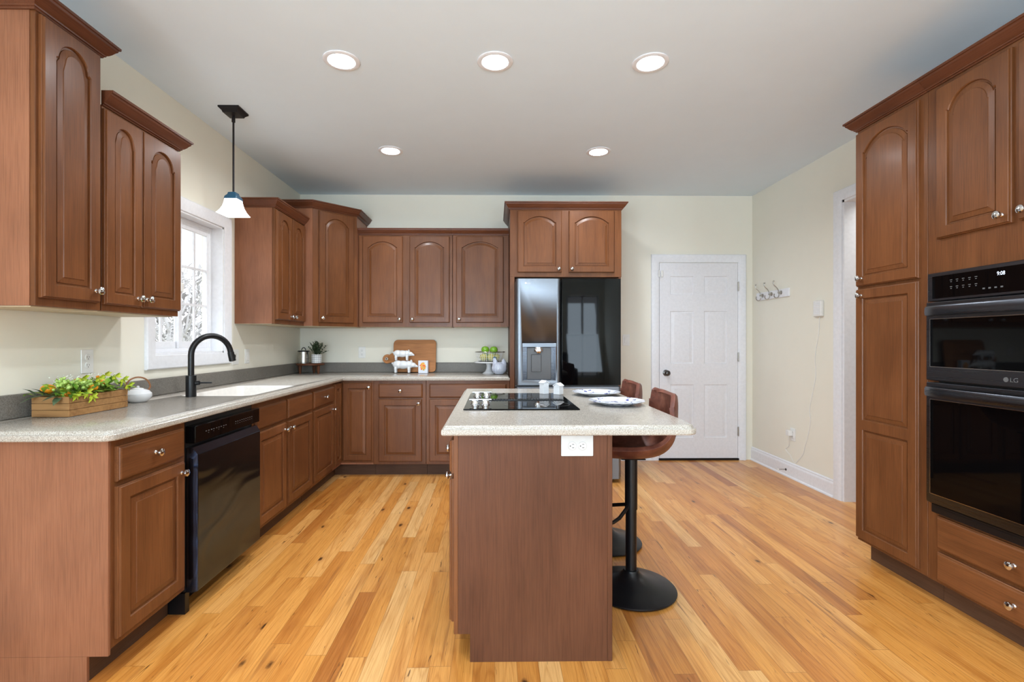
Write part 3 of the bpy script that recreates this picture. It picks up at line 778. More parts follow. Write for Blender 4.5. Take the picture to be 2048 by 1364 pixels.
B().box(.057, .353, -.004, .001, 1.182, 1.216, .002).obj('dispenser_trim', 'steel', dpo)
B().box(.10, .31, .018, .0415, .900, 1.18, .003).box(.135, .225, .012, .0175, .965, 1.12, .006).obj('dispenser_paddle', 'darkplastic', dpo)
B().lathe([(.0001, 1.128), (.018, 1.128), (.020, 1.135), (.038, 1.145), (.040, 1.16), (.034, 1.165), (.034, 1.181), (.0001, 1.181)], (.20, .006, 0), 20, sy=.45).obj('dispenser_nozzle', 'chrome', dpo)
rd = soft_panel(FG + .004, FW - .003, .852, 1.776, 0, .070, .006, 3).obj('right_door', 'blackglass', fr, 50, label='black glass door')
for z0, z1 in ((.442, .838), (.036, .430)): soft_panel(.003, FW - .003, z0, z1, 0, .070, .020).obj('freezer_drawer', 'steel', fr, 50)
lb = B().lathe([(.0001, 0), (.0085, 0), (.0085, .0006), (.0001, .0006)], (.112 - .024, -.0002, 1.737), 20, '-y').obj('logo_disc', 'whiteplastic', ld)
text('LG', .022, .0003, 'logogrey', 'logo', ld, (.100, -.0005, 1.7295), (R(90), 0, 0), 1.1)

# ================================================================ ISLAND
isl = thing('kitchen_island', 'wooden island cabinet with flat brown end panel facing camera', 'cabinet', (-.155, 1.875, 0))
IW, ID = .610, 1.40
b = B(); b.box(.02, IW, .0095, ID, .114, .130).box(.595, IW, .0095, ID, .130, BZ1 - .001).box(.02, .595, ID - .012, ID, .130, BZ1 - .001).obj('body', 'panel', isl)
b = B(); A = [(.0165, BZ1 - .001), (.0165, .108), (.062, .108), (.062, 0), (IW - .019, 0), (IW - .019, BZ1 - .001)]
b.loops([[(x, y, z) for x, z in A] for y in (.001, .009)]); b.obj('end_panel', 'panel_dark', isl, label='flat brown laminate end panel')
B().box(0, .016, 0, .02, .108, BZ1 - .001, .001).box(0, .0195, .021, ID, .114, BZ1 - .001).obj('face_frame', 'wood', isl)
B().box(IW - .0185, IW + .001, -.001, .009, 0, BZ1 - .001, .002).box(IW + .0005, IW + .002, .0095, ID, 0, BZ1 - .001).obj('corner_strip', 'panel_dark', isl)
B().box(.076, .09, .0095, ID, 0, .1135).obj('toe_kick', 'kick', isl, label='dark recessed toe kick')
for k, (a, c) in enumerate(((.03, .45), (.48, .92), (.95, 1.37))):
    d1 = slab_front(-c, -a, .718, .848).obj('drawer', 'wood_h', isl, 20); d1.rotation_euler.z = -PI / 2; d1.location = (-.0005, 0, 0)
    knob(d1, -(a + c) / 2, -T + .001, .772)
    d2 = panel_door(-c, -a, .140, .697, 0).obj('door', 'wood', isl, 9); d2.rotation_euler.z = -PI / 2; d2.location = (-.0005, 0, 0)
    knob(d2, -(a + .17 if k == 0 else c - .03), -T + .001, .665)
it = thing('island_countertop', 'pale speckled island countertop overhanging on the stool side', 'countertop')
ip = [(-.200, 1.872 - .03), (.735, 1.842), (.757, 1.847), (.775, 1.862), (.783, 1.885), (.785, 1.905), (.785, 3.245), (.781, 3.27), (.768, 3.292), (.745, 3.305), (.72, 3.31), (-.200, 3.31)]
slab(ip, 'slab', it)
ck = thing('cooktop', 'black glass electric cooktop with four chrome knobs on island', 'cooktop', (.128, 2.600, .9145))
B().box(-.271, .271, -.345, .345, 0, .006, .002).obj('glass_top', 'blackglass', ck)
b = B()
for k in range(30): b.box(-.225 + k * .0155, -.225 + k * .0155 + .009, -.014, .014, .0065, .012, .002)
b.box(-.232, .240, -.018, -.0145, .0062, .010).box(-.232, .240, .0145, .018, .0062, .010)
b.obj('downdraft_grille', 'blackmetal', ck)
for (x, y, r_) in ((.02, -.18, .10), (.02, .18, .08), (.17, -.18, .075), (.17, .18, .10)):
    B().lathe([(r_, .0061), (r_ + .0018, .0061), (r_ + .0018, .0064), (r_, .0064), (r_, .0061)], (x, y, 0), 48, cap=False).obj('burner_ring', 'darkplastic', ck)
for x, y in ((-.222, -.19), (-.170, -.19), (-.222, .155), (-.170, .155)):
    b = B().lathe([(.0001, 0), (.024, 0), (.024, .003), (.019, .006), (.017, .020), (.014, .022), (.0001, .022)], (0, 0, 0), 24)
    b.box(-.030, .030, -.007, .007, .019, .030, .004, 2)
    k = b.obj('control_knob', 'chrome', ck); k.location = (x, y, .0062)
def outlet(name, label, loc, rz, horiz=False, w=.072, h=.116, decora=False, plug=False, cat='outlet', group='wall outlets'):
    t = thing(name, label, cat, loc, rz, group)
    if horiz: w, h = h, w
    B().box(-w / 2, w / 2, -.006, -.0005, -h / 2, h / 2, .003, 2).obj('cover_plate', 'whiteplastic', t)
    if decora:
        B().box(-.017, .017, -.010, -.0062, -.034, .034, .002).obj('rocker' if cat == 'light switch' else 'receptacle', 'whiteplastic', t)
    else:
        for s_ in (-1, 1):
            b = B(); c = (s_ * .0195, 0) if horiz else (0, s_ * .0195)
            b.lathe([(.0001, .0062), (.0165, .0062), (.0165, .0078), (.0155, .0085), (.0001, .0085)], (c[0], 0, c[1]), 20, '-y')
            rc = b.obj('receptacle', 'whiteplastic', t)
            b = B()
            for dz in (-.0062, .0062):
                if horiz: b.box(c[0] - .001, c[0] + .0065, -.0090, -.0086, c[1] + dz - .0009, c[1] + dz + .0009)
                else: b.box(c[0] + dz - .0009, c[0] + dz + .0009, -.0090, -.0086, c[1] - .001, c[1] + .0065)
            if horiz: b.box(c[0] - .0095, c[0] - .0055, -.0090, -.0086, -.002, .002)
            else: b.box(-.002, .002, -.0090, -.0086, c[1] - .0095, c[1] - .0055)
            b.obj('slots', 'slot', rc, smooth=False)
    return t
io = outlet('electrical_outlet', 'white sideways double outlet on island end panel below counter', (.3195, 1.8755, .832), 0, True, .080, .124)
for o_ in io.children:
    o_.data.materials[0] = M['plate_dimmed']

# ================================================================ TALL CABINETS ON THE RIGHT
RX = 2.060
def tall(label, y1, w, name):
    t = thing(name, label, 'cabinet', (RX, y1, 0), -PI / 2, 'tall cabinets on the right')
    D = XR - RX - .001
    B().box(.0005, w - .0005, .019, D, .1145, 2.425).obj('body', 'panel', t)
    B().box(.001, w - .001, 0, .0188, .1145, 2.425, .001).obj('face_frame', 'wood', t)
    return t, D
t, D = tall('tall narrow wooden pantry cabinet left of the built-in oven', 2.738, .447, 'pantry_cabinet')
B().box(.0005, .4465, .076, .09, 0, .114).box(.0005, .0155, .09, D, 0, .114).obj('toe_kick', 'kick', t, label='dark recessed toe kick')
crown(t, [(0, D), (0, 0), (.447, 0)], 2.417)
door(t, .006, .408, 1.540, 2.400, (.052, 1.582), .07)
d_ = door(t, .006, .408, .132, 1.524, (.052, 1.487), 0, splits=(.770,))
oc, D = tall('tall wooden oven cabinet with arched doors above and drawers below oven', 2.290, .800, 'oven_cabinet')
bd = [o for o in oc.children]
for o in bd: bpy.data.objects.remove(o)
B().box(.0005, .0155, .019, D, .1145, 2.425).box(.7845, .7995, .019, D, .1145, 2.425).box(.0155, .7845, .019, D, 1.565, 2.425).box(.0155, .7845, .019, D, .1145, .425).box(.0155, .7845, D - .01, D, .425, 1.565).obj('body', 'panel', oc)
B().box(.001, .056, 0, .0188, .1145, 2.425).box(.744, .799, 0, .0188, .1145, 2.425).box(.056, .744, 0, .0188, 1.552, 2.425).box(.056, .744, 0, .0188, .1145, .438).obj('face_frame', 'wood', oc)
B().box(.0005, .7995, .076, .09, 0, .114).obj('toe_kick', 'kick', oc, label='dark recessed toe kick')
crown(oc, [(0.0, 0), (.800, 0)], 2.417)
door(oc, .058, .384, 1.705, 2.400, (.354, 1.742), .07); door(oc, .412, .740, 1.705, 2.400, (.444, 1.742), .07)
drawer(oc, .060, .744, .278, .428); drawer(oc, .060, .744, .128, .262)
# built-in double wall oven
ov = thing('wall_oven', 'built-in double wall oven with black glass doors and clock', 'oven', (RX, 2.262, 0), -PI / 2)
OW = .745
B().box(.030, OW - .030, .0, .50, .44, 1.548).obj('body', 'blackplastic', ov)
B().box(0, OW, -.028, -.0005, 1.418, 1.548, .003).obj('control_panel', 'blacksteel', ov)
cp = ov.children[-1]
B().box(.026, OW - .026, -.0300, -.0282, 1.430, 1.532, .0008).obj('control_glass', 'blackglass', cp)
b = B()
for r_ in range(2):
    for k in range(5):
        x = .115 + k * .028; z = 1.505 - r_ * .030; b.box(x, x + .011, -.0306, -.0302, z, z + .003); b.box(x + .002, x + .009, -.0306, -.0302, z - .008, z - .005)
for k in range(4): b.box(.26 + k * .024, .27 + k * .024, -.0306, -.0302, 1.450, 1.456)
for k in range(5): b.box(.45 + k * .04, .462 + k * .04, -.0306, -.0302, 1.450, 1.456)
b.obj('panel_print', 'iconwhite', cp, smooth=False)
text('9:08', .022, .0002, 'led', 'clock_digits', cp, (.318, -.0306, 1.500), (R(90), 0, 0), .85)
def oven_door(z0, z1, wz0, wz1, hz):
    d = B().box(0, OW, -.036, -.0005, z0, z1, .004).obj('oven_door', 'blacksteel', ov)
    B().box(.026, OW - .026, -.0385, -.0362, wz0, wz1, .001).obj('door_glass', 'blackglass', d)
    b = B(); e = .0022
    b.box(.026 - e, .026, -.039, -.0363, wz0 - e, wz1 + e).box(OW - .026, OW - .026 + e, -.039, -.0363, wz0 - e, wz1 + e).box(.026, OW - .026, -.039, -.0363, wz0 - e, wz0).box(.026, OW - .026, -.039, -.0363, wz1, wz1 + e)
    b.obj('bezel', 'silverline', d)
    # bowed bar handle
    ring = []
    for k in range(17):
        u = k / 16; x = .012 + u * (OW - .024); y = -.046 - .034 * math.sin(PI * u) ** .55 if 0 < k < 16 else -.044
        hh = .021
        ring.append([(x, y - .007, hz - hh), (x, y - .010, hz - hh * .4), (x, y - .009, hz + hh * .6), (x, y - .004, hz + hh), (x, y + .006, hz + hh), (x, y + .006, hz - hh)])
    hb = B().loops(ring)
    hb.box(.012, .030, -.050, -.0363, hz - .018, hz + .018).box(OW - .030, OW - .012, -.050, -.0363, hz - .018, hz + .018)
    hb.obj('door_handle', 'blacksteel', d)
    return d
d1 = oven_door(1.052, 1.414, 1.118, 1.335, 1.374)
oven_door(.486, 1.044, .532, .965, 1.003)
text('LG', .024, .0003, 'iconwhite', 'logo', d1, (OW / 2, -.0365, 1.074), (R(90), 0, 0), 1.1)
B().lathe([(.0001, 0), (.010, 0), (.010, .0006), (.0001, .0006)], (OW / 2 - .014, -.0362, 1.082), 20, '-y').obj('logo_disc', 'iconwhite', d1)
B().box(.012, OW - .012, -.022, -.0005, .440, .482, .003).box(.04, OW - .04, -.0235, -.0222, .462, .470).obj('vent_trim', 'blackmetal', ov)

# ================================================================ LAMPS
def can_light(x, y, label):
    t = thing('recessed_ceiling_light', label, 'ceiling light', (x, y, CH), 0, 'recessed ceiling lights')
    B().lathe([(.072, -.0005), (.096, -.0005), (.096, -.004), (.090, -.007), (.076, -.008), (.072, -.006), (.072, -.0005)], (0, 0, 0), 48, cap=False).obj('trim_ring', 'trim', t)
    B().lathe([(.0001, -.0045), (.0715, -.0045), (.0715, -.001), (.0001, -.001)], (0, 0, 0), 40).obj('diffuser', 'lampglow', t)
for (x, y), l in zip(SPOTS, ('round lit recessed ceiling light, left of the front row of three', 'round lit recessed ceiling light, middle of the front row of three', 'round lit recessed ceiling light, right of the front row of three',
                             'round lit recessed ceiling light of the rear pair, nearer the sink', 'round lit recessed ceiling light of the rear pair, in front of the refrigerator')):
    can_light(x, y, l)
pd = thing('pendant_lamp', 'square pendant lamp with white flared glass shade hanging above the sink', 'pendant lamp', (-1.700, 3.200, 0))
B().loops([[(sx * r_, sy * r_, z) for sx, sy in ((-1, -1), (1, -1), (1, 1), (-1, 1))] for r_, z in ((.066, CH - .0005), (.066, CH - .010), (.060, CH - .016), (.050, CH - .026), (.046, CH - .036), (.020, CH - .040))]).obj('canopy', 'bronze', pd)
B().lathe([(.0001, 2.195), (.006, 2.195), (.006, 2.66), (.011, 2.662), (.011, 2.685), (.008, 2.70), (.008, CH - .041), (.0001, CH - .041)], (0, 0, 0), 14).obj('stem', 'bronze', pd)
b = B()
def sq(r_, z, c=.3):
    p = []
    for sx, sy in ((1, -1), (1, 1), (-1, 1), (-1, -1)):
        q = r_ * .12
        if sx * sy < 0: p += [(sx * (r_ - (q if sy * sx < 0 else 0)), sy * r_, z), (sx * r_, sy * (r_ - q), z)]
        else: p += [(sx * r_, sy * (r_ - q), z), (sx * (r_ - q), sy * r_, z)]
    return p
b.loops([sq(.012, 2.205), sq(.024, 2.200), (sq(.028, 2.186)), sq(.040, 2.172), sq(.043, 2.155)]).obj('cap', 'bluecap', pd, label='dark blue cap')
SH = [(.040, 2.1545), (.041, 2.145), (.044, 2.128), (.050, 2.105), (.060, 2.083), (.072, 2.064), (.077, 2.059)]
b = B(); b.loops([sq(r_, z) for r_, z in SH] + [sq(r_ - .004, z) for r_, z in reversed(SH)], True, False); b.obj('shade', 'shadeglow', pd, label='glowing white glass shade')

# ================================================================ BAR STOOLS
def make_stool():
    t = thing('bar_stool', 'x', 'bar stool', (0, 0, 0), 0, 'bar stools at the island')
    B().lathe([(.0001, .004), (.205, .004), (.216, .006), (.218, .012), (.212, .018), (.16, .030), (.10, .047), (.06, .068), (.040, .090), (.036, .100), (.0001, .100)], (0, 0, 0), 56).lathe([(.0001, 0), (.190, 0), (.190, .004), (.0001, .004)], (0, 0, 0), 40).obj('base', 'blackmetal', t)
    B().lathe([(.0001, .100), (.027, .100), (.027, .400), (.0001, .400)], (0, 0, 0), 24).lathe([(.0001, .400), (.0305, .400), (.0305, .402), (.0305, .655), (.0001, .655)], (0, 0, 0), 24).obj('pole', 'blackmetal', t)
    B().tube([(-.02, -.02, .415), (-.075, -.095, .385), (-.11, -.125, .375), (-.155, -.135, .372), (-.185, -.10, .372), (-.190, 0, .372), (-.185, .10, .372), (-.155, .135, .372), (-.11, .125, .375), (-.075, .095, .385), (-.02, .02, .415)], .009, 10).obj('footrest', 'blackmetal', t)
    B().box(-.06, .06, -.06, .06, .6555, .662, .003).obj('seat_plate', 'blackmetal', t)
    # one-piece bucket shell: profile from seat front to back top, sides curl up
    prof = [(-.192, .692), (-.182, .684), (-.15, .676), (-.08, .672), (0, .671), (.06, .674), (.11, .684), (.15, .706), (.178, .742), (.192, .785), (.198, .835), (.200, .89), (.200, .935), (.196, .962), (.190, .975)]
    n = len(prof); m_ = 16; rings = []
    for i, (x, z) in enumerate(prof):
        u = i / (n - 1)
        hw = .185 + .030 * math.sin(PI * min(1, u * 1.3)) - (.035 * max(0, (u - .86) / .14) ** 2 if u > .86 else 0)
        wing = (.066 + .045 * math.exp(-((u - .58) / .20) ** 2)) * (1 if u > .12 else .35 + u * 5.4)
        fwd = .055 * min(1, max(0, (u - .42) / .25)) * (1 - .35 * max(0, (u - .8) / .2))
        ring = []
        for k in range(m_ + 1):
            v = -1 + 2 * k / m_; c = abs(v) ** 2.6
            ring.append((x - fwd * c, v * hw, z + wing * c * (1 if u < .75 else .35) - (.030 * abs(v) ** 5 if u > .93 else 0)))
        rings.append(ring)
    o = B().loops(rings, False, False, closed=False).obj('seat_shell', 'leather', t, 180)
    md = o.modifiers.new('s', 'SOLIDIFY'); md.thickness = .022; md.offset = 0
    md = o.modifiers.new('v', 'BEVEL'); md.width = .007; md.segments = 2
    md = o.modifiers.new('u', 'SUBSURF'); md.levels = 1; md.render_levels = 1
    apply_mods(o)
    o.data.polygons.foreach_set('use_smooth', [True] * len(o.data.polygons))
    return t
s1 = make_stool(); s1.location = (.682, 2.420, 0); s1.rotation_euler.z = R(-4); s1['label'] = 'brown leather bar stool at the island, nearer the camera'
s2 = copy_tree(s1); s2.location = (.682, 2.985, 0); s2.rotation_euler.z = R(-2); s2['label'] = 'brown leather bar stool at the island, farther from the camera'

# ================================================================ THINGS ON THE ISLAND
def plate(x, y, label, rz):
    t = thing('dinner_plate', label, 'plate', (x, y, .9145), rz, 'blue patterned plates on the island')
    pr = [(.0001, 0), (.075, 0), (.080, .003), (.100, .009), (.134, .0195), (.1385, .0225), (.137, .0240), (.120, .0200), (.098, .0125), (.080, .0065), (.0001, .0050)]
    b = B(); rings = []
    for r_, z in pr:
        rings.append([(r_ * (1 + (.022 * math.cos(12 * 2 * PI * k / 96) if r_ > .11 else 0)) * math.cos(2 * PI * k / 96), r_ * (1 + (.022 * math.cos(12 * 2 * PI * k / 96) if r_ > .11 else 0)) * math.sin(2 * PI * k / 96), z) for k in range(96)])
    b.loops(rings).obj('dish', 'plate', t, 60)
plate(.618, 2.455, 'white scalloped plate with blue flowers on island, nearer the camera', 0)
plate(.603, 2.875, 'white scalloped plate with blue flowers on island, farther from the camera', 1.3)
def house(x, y, label, w, d, h, rz):
    t = thing('house_shaker', label, 'ornament', (x, y, .9208), rz, 'white house ornaments on the cooktop')
    b = B(); hw, hd = w / 2, d / 2; lv = []
    n = 6
    for k in range(n):
        z0 = h * k / n; z1 = h * (k + 1) / n
        for z, o_ in ((z0, .0008), (z1 - .0012, .0), (z1 - .0006, -.001)): lv.append([(-hw - o_, -hd - o_, z), (hw + o_, -hd - o_, z), (hw + o_, hd + o_, z), (-hw - o_, hd + o_, z)])
    b.loops(lv)
    b.obj('house_walls', 'ceramic', t)
    b = B(); rh = w * .38; e = .004
    b.loops([[(-hw - e, y_, h), (0, y_, h + rh), (hw + e, y_, h), (hw + e, y_, h + .004), (0, y_, h + rh + .005), (-hw - e, y_, h + .004)] for y_ in (-hd - e, hd + e)])
    b.loops([[(-hw, y_, h - .0005), (hw, y_, h - .0005), (0, y_, h + rh)] for y_ in (-hd, hd)])
    b.obj('roof', 'ceramic', t)
house(.300, 2.925, 'taller white ceramic house on cooktop', .036, .042, .060, R(32))
house(.382, 2.895, 'shorter white ceramic house on cooktop', .040, .044, .046, R(-38))

# ================================================================ THINGS ON THE L COUNTER
CZ = .9145
# planter box
pl = thing('planter_box', 'rustic wooden box of artificial greenery and orange fruits on left counter', 'flower arrangement', (-1.865, 2.235, CZ))
b = B(); PW, PL_, PH = .078, .165, .086
for k in range(3):
    z0, z1 = PH * k / 3 + .0008, PH * (k + 1) / 3 - .0008
    b.box(-PW, PW, -PL_, -PL_ + .010, z0, z1, .001).box(-PW, PW, PL_ - .010, PL_, z0, z1, .001).box(-PW, -PW + .010, -PL_ + .01, PL_ - .01, z0, z1, .001).box(PW - .010, PW, -PL_ + .01, PL_ - .01, z0, z1, .001)
b.box(-PW + .01, PW - .01, -PL_ + .01, PL_ - .01, .001, .06)
b.obj('box', 'crate', pl)
lr = random.Random(3)
def keep_off_wall(b):
    for v in b.bm.verts:
        if v.co.x < -.092: v.co.x = -.092 - (v.co.x + .092) * .1
        if v.co.z < .006: v.co.z = .006
    return b
def greens(n, L0, L1, w0, w1, zmax, name, mat):
    b = B()
    for i in range(n):
        x, y = lr.uniform(-.060, .065), lr.uniform(-.155, .155); z = PH - .01 + lr.uniform(0, zmax)
        a = lr.uniform(0, 2 * PI); el = lr.uniform(.0, 1.25)
        b.leaf((x, y, z), (math.cos(a) * math.cos(el), math.sin(a) * math.cos(el), math.sin(el)), lr.uniform(L0, L1), lr.uniform(w0, w1), lr.uniform(.1, .5))
    return b
b = greens(150, .035, .070, .008, .015, .045, '', '')
for i in range(34):
    x = lr.choice((-1, 1, 1)) * .070; y = lr.uniform(-.16, .16)
    if i % 4 == 0: x, y = lr.uniform(-.07, .07), lr.choice((-1, 1)) * .155
    b.leaf((x, y, PH + .004), Vector((x * 6, y * 1.2 + lr.uniform(-.3, .3), .25)), lr.uniform(.04, .07), lr.uniform(.009, .016), .45)
keep_off_wall(b).obj('foliage', 'leaf', pl, 180, kind='stuff')
b = B()
for (x, y, z) in ((.082, -.135, PH + .004), (.090, -.06, PH - .008), (.086, -.085, PH + .012), (.07, .145, PH + .05), (.085, .16, PH + .02), (.0, -.10, PH + .035), (.03, .05, PH + .06), (.05, .12, PH + .065), (.02, -.03, PH + .065), (-.02, .145, PH + .07)):
    for k in range(7):
        a = 2 * PI * k / 7 + lr.uniform(-.2, .2)
        b.leaf((x, y, z), (.35 + math.cos(a) * .5, math.sin(a), math.cos(a) * .9), lr.uniform(.024, .036), .0075, .1, Vector((1, 0, .3)))
keep_off_wall(b).obj('lime_leaves', 'limeleaf', pl, 180)
b = B()
for c in range(17):
    cx, cy = lr.uniform(-.05, .075), lr.uniform(-.15, .155); cz = PH + lr.uniform(.015, .055)
    for k in range(11): b.ball((cx + lr.gauss(0, .012), cy + lr.gauss(0, .012), cz + lr.gauss(0, .009)), lr.uniform(.0060, .0090), 1)
keep_off_wall(b).obj('berries', 'berry', pl, 180, kind='stuff')
b = B()
for k in range(130):
    b.ball((lr.uniform(-.06, .03), lr.gauss(-.05 if k % 2 else .09, .035), PH + .055 + lr.uniform(-.015, .028)), .0028, 1)
b.obj('blossoms', 'whiteflower', pl, 180, kind='stuff')
b = B()
for k in range(7):
    b.leaf((-.065 + .02 * k, -.155, PH + .004), (lr.uniform(-.6, .1), -1, lr.uniform(-.1, 1.2)), .075, .012, .25)
b.leaf((.035, -.155, PH), (.2, -.8, -.35), .055, .016, .2)
keep_off_wall(b).obj('dark_leaves', 'darkleaf', pl, 180)
for x, y, z, r_ in ((-.045, -.125, PH + .028, .026), (.02, -.118, PH + .004, .020), (-.02, .0, PH + .050, .021), (.035, .01, PH + .022, .020), (.0, .10, PH + .040, .022), (-.03, .125, PH + .055, .018)):
    B().ball((x, y, z), r_, 3, (1, 1, .8)).obj('orange_fruit', 'orange', pl, 180)
# teapot
tp = thing('teapot', 'squat white teapot with bent cane handle behind planter box', 'teapot', (-1.872, 2.585, CZ), R(235))
B().lathe([(.0001, 0), (.036, 0), (.040, .003), (.052, .012), (.062, .030), (.061, .045), (.048, .060), (.030, .067), (.0001, .069)], (0, 0, 0), 36).obj('pot', 'ceramic', tp)
B().lathe([(.0001, .0675), (.026, .0665), (.024, .072), (.006, .076), (.007, .083), (.0001, .086)], (0, 0, 0), 24).obj('lid', 'ceramic', tp)
B().tube([(.052, 0, .030), (.075, 0, .040), (.088, 0, .058)], [.012, .009, .007], 12).obj('spout', 'ceramic', tp)
hp = [(.050 * math.cos(a) * 1.15, 0, .052 + .078 * math.sin(a) ** .7) for a in [PI * k / 16 for k in range(17)]]
hp[0] = (.046, 0, .056); hp[-1] = (-.046, 0, .056)
B().tube(hp, .0042, 8).obj('handle', 'rattan', tp)
# corner riser, canister, plant
rs = thing('wooden_riser', 'small round dark wooden riser standing in the counter corner', 'riser', (-1.815, 4.84, CZ))
B().lathe([(.0001, .082), (.126, .082), (.132, .086), (.132, .098), (.128, .102), (.0001, .102)], (0, 0, 0), 44).obj('top', 'risertop', rs)
for a in (200, 340, 90): B().lathe([(.0001, 0), (.009, 0), (.014, .04), (.016, .082), (.0001, .082)], (.095 * math.cos(R(a)), .095 * math.sin(R(a)), 0), 14).obj('leg', 'risertop', rs)
cn = thing('glass_canister', 'ribbed glass canister with dark lid on wooden riser', 'canister', (-1.872, 4.815, CZ + .1025))
B().lathe([(.050 + .0012 * (k % 2), .004 + k * .009) for k in range(13)] + [(.047, .112), (.047, .006), (.0001, .006)], (0, 0, 0), 32).lathe([(.0001, 0), (.05, 0), (.05, .004), (.0001, .004)], (0, 0, 0), 32).obj('jar', 'nickel', cn)
B().lathe([(.0001, .113), (.056, .113), (.056, .120), (.048, .124), (.0001, .126)], (0, 0, 0), 32).obj('lid', 'bronze', cn)
B().tube([(.019 * math.cos(a), 0, .127 + .026 * math.sin(a)) for a in [PI * k / 10 for k in range(11)]], .004, 8).obj('handle', 'bronze', cn)
pp = thing('potted_plant', 'bushy green plant in white checked pot on wooden riser', 'potted plant', (-1.752, 4.830, CZ + .1025))
B().lathe([(.0001, 0), (.042, 0), (.046, .004), (.048, .080), (.046, .086), (.043, .086), (.042, .07), (.0001, .068)], (0, 0, 0), 32).obj('pot', 'checks', pp)
b = B()
for k in range(44):
    a = lr.uniform(0, 2 * PI); el = lr.uniform(.35, 1.45); d = Vector((math.cos(a) * math.cos(el), math.sin(a) * math.cos(el), math.sin(el)))
    d.y = max(d.y, -.6) if d.y < 0 else min(d.y, .45)
    L = lr.uniform(.085, .150); p0 = Vector((0, 0, .07)); b.tube([p0, p0 + d * L * .5, p0 + d * L], .0012, 5)
    for j in range(11):
        p = p0 + d * (L * (.3 + .07 * j)); aa = lr.uniform(0, 2 * PI)
        b.leaf(p, d * .7 + Vector((math.cos(aa), math.sin(aa), .3)), .024, .0075, .1)
b.obj('foliage', 'darkleaf', pp, 180)
# cutting board leaning on the wall
cb = thing('cutting_board', 'bamboo cutting board with round handle leaning against back wall', 'cutting board', (-.800, 4.945, CZ))
out = []
def arc(cx, cz, r_, a0, a1, n=8):
    for k in range(n + 1): a = R(a0 + (a1 - a0) * k / n); out.append((cx + r_ * math.cos(a), cz + r_ * math.sin(a)))
arc(.170, .040, .038, -90, 0); arc(.170, .295, .038, 0, 90); arc(-.180, .288, .045, 90, 180)
arc(-.262, .225, .037, 0, -75, 5); arc(-.285, .137, .047, 60, 300, 12); arc(-.262, .052, .037, 75, 0, 5) if False else None
out.append((-.225, .098)); out.append((-.213, .085)); arc(-.170, .040, .038, 180, 270)
bm_ = B(); bm_.loops([[(x, y, z) for x, z in [(p[0], p[1]) for p in o_]] for y, o_ in ((-.009, offset(out, .003)), (-.006, out), (.006, out), (.009, offset(out, .003)))])
bo = bm_.obj('board', 'boardwood', cb, 30)
boolean_cut(bo, B().lathe([(.0001, -.03), (.011, -.03), (.011, .03), (.0001, .03)], (-.290, 0, .137), 20, 'y').obj('cut', 'boardwood'))
gr = B().lathe([(.011, -.011), (.0145, -.011), (.0145, -.009), (.0145, .010), (.011, .010), (.011, -.011)], (-.290, 0, .137), 24, 'y', cap=False).obj('grommet', 'nickel', cb)
cb.rotation_euler = (R(-9), 0, 0); cb.location.z = CZ + .003
# stacked ceramic pigs
def blob(name, mat, parent, parts, voxel=.003):
    b = B()
    for c, r_, rot_ in parts:
        g = bmesh.ops.create_icosphere(b.bm, subdivisions=3, radius=1)
        bmesh.ops.transform(b.bm, matrix=Matrix.Translation(c) @ Euler(rot_).to_matrix().to_4x4() @ Matrix.Diagonal((*r_, 1)), verts=g['verts'])
    o = b.obj(name, mat, parent, 180)
    m1 = o.modifiers.new('r', 'REMESH'); m1.mode = 'VOXEL'; m1.voxel_size = voxel; m1.use_smooth_shade = True
    m2 = o.modifiers.new('s', 'SMOOTH'); m2.iterations = 4; m2.factor = .6
    apply_mods(o); return o
def pig(loc, s, label, name='pig_figurine'):
    t = thing(name, label, 'figurine', loc, 0, 'stacked white pig figurines')
    P = []
    for c, r_ in (((-.045, 0, .072), (.046, .034, .036)), ((0, 0, .070), (.058, .036, .036)), ((.045, 0, .071), (.040, .032, .034)), ((.082, 0, .068), (.026, .022, .022)), ((.104, 0, .060), (.018, .012, .012)), ((.118, 0, .057), (.007, .010, .010))):
        P.append((Vector(c) * s, [q * s for q in r_], (0, 0, 0)))
    for x in (-.062, .050):
        for y in (-.018, .018):
            P.append((Vector((x, y, .038)) * s, [.013 * s, .012 * s, .030 * s], (0, 0, 0))); P.append((Vector((x, y, .012)) * s, [.011 * s, .011 * s, .0125 * s], (0, 0, 0)))
    for y in (-.016, .016): P.append((Vector((.070, y, .098)) * s, [.006 * s, .009 * s, .018 * s], (0, R(-20), 0)))
    P.append((Vector((-.092, 0, .082)) * s, [.008 * s, .005 * s, .010 * s], (0, 0, 0)))
    blob('pig_body', 'ceramic', t, P, .0035 * s)
pig((-.905, 4.865, CZ + .001), 1.18, 'larger white ceramic pig standing on counter, carrying another pig')
pig((-.915, 4.865, CZ + .001 + .124), .98, 'smaller white ceramic pig standing on the back of another pig')
tn = thing('decorated_tin', 'small white tin with orange flower print beside the pigs', 'tin', (-.706, 4.875, CZ), R(-6))
B().box(-.048, .048, -.020, .020, 0, .126, .004, 2).obj('tin_body', 'card', tn)
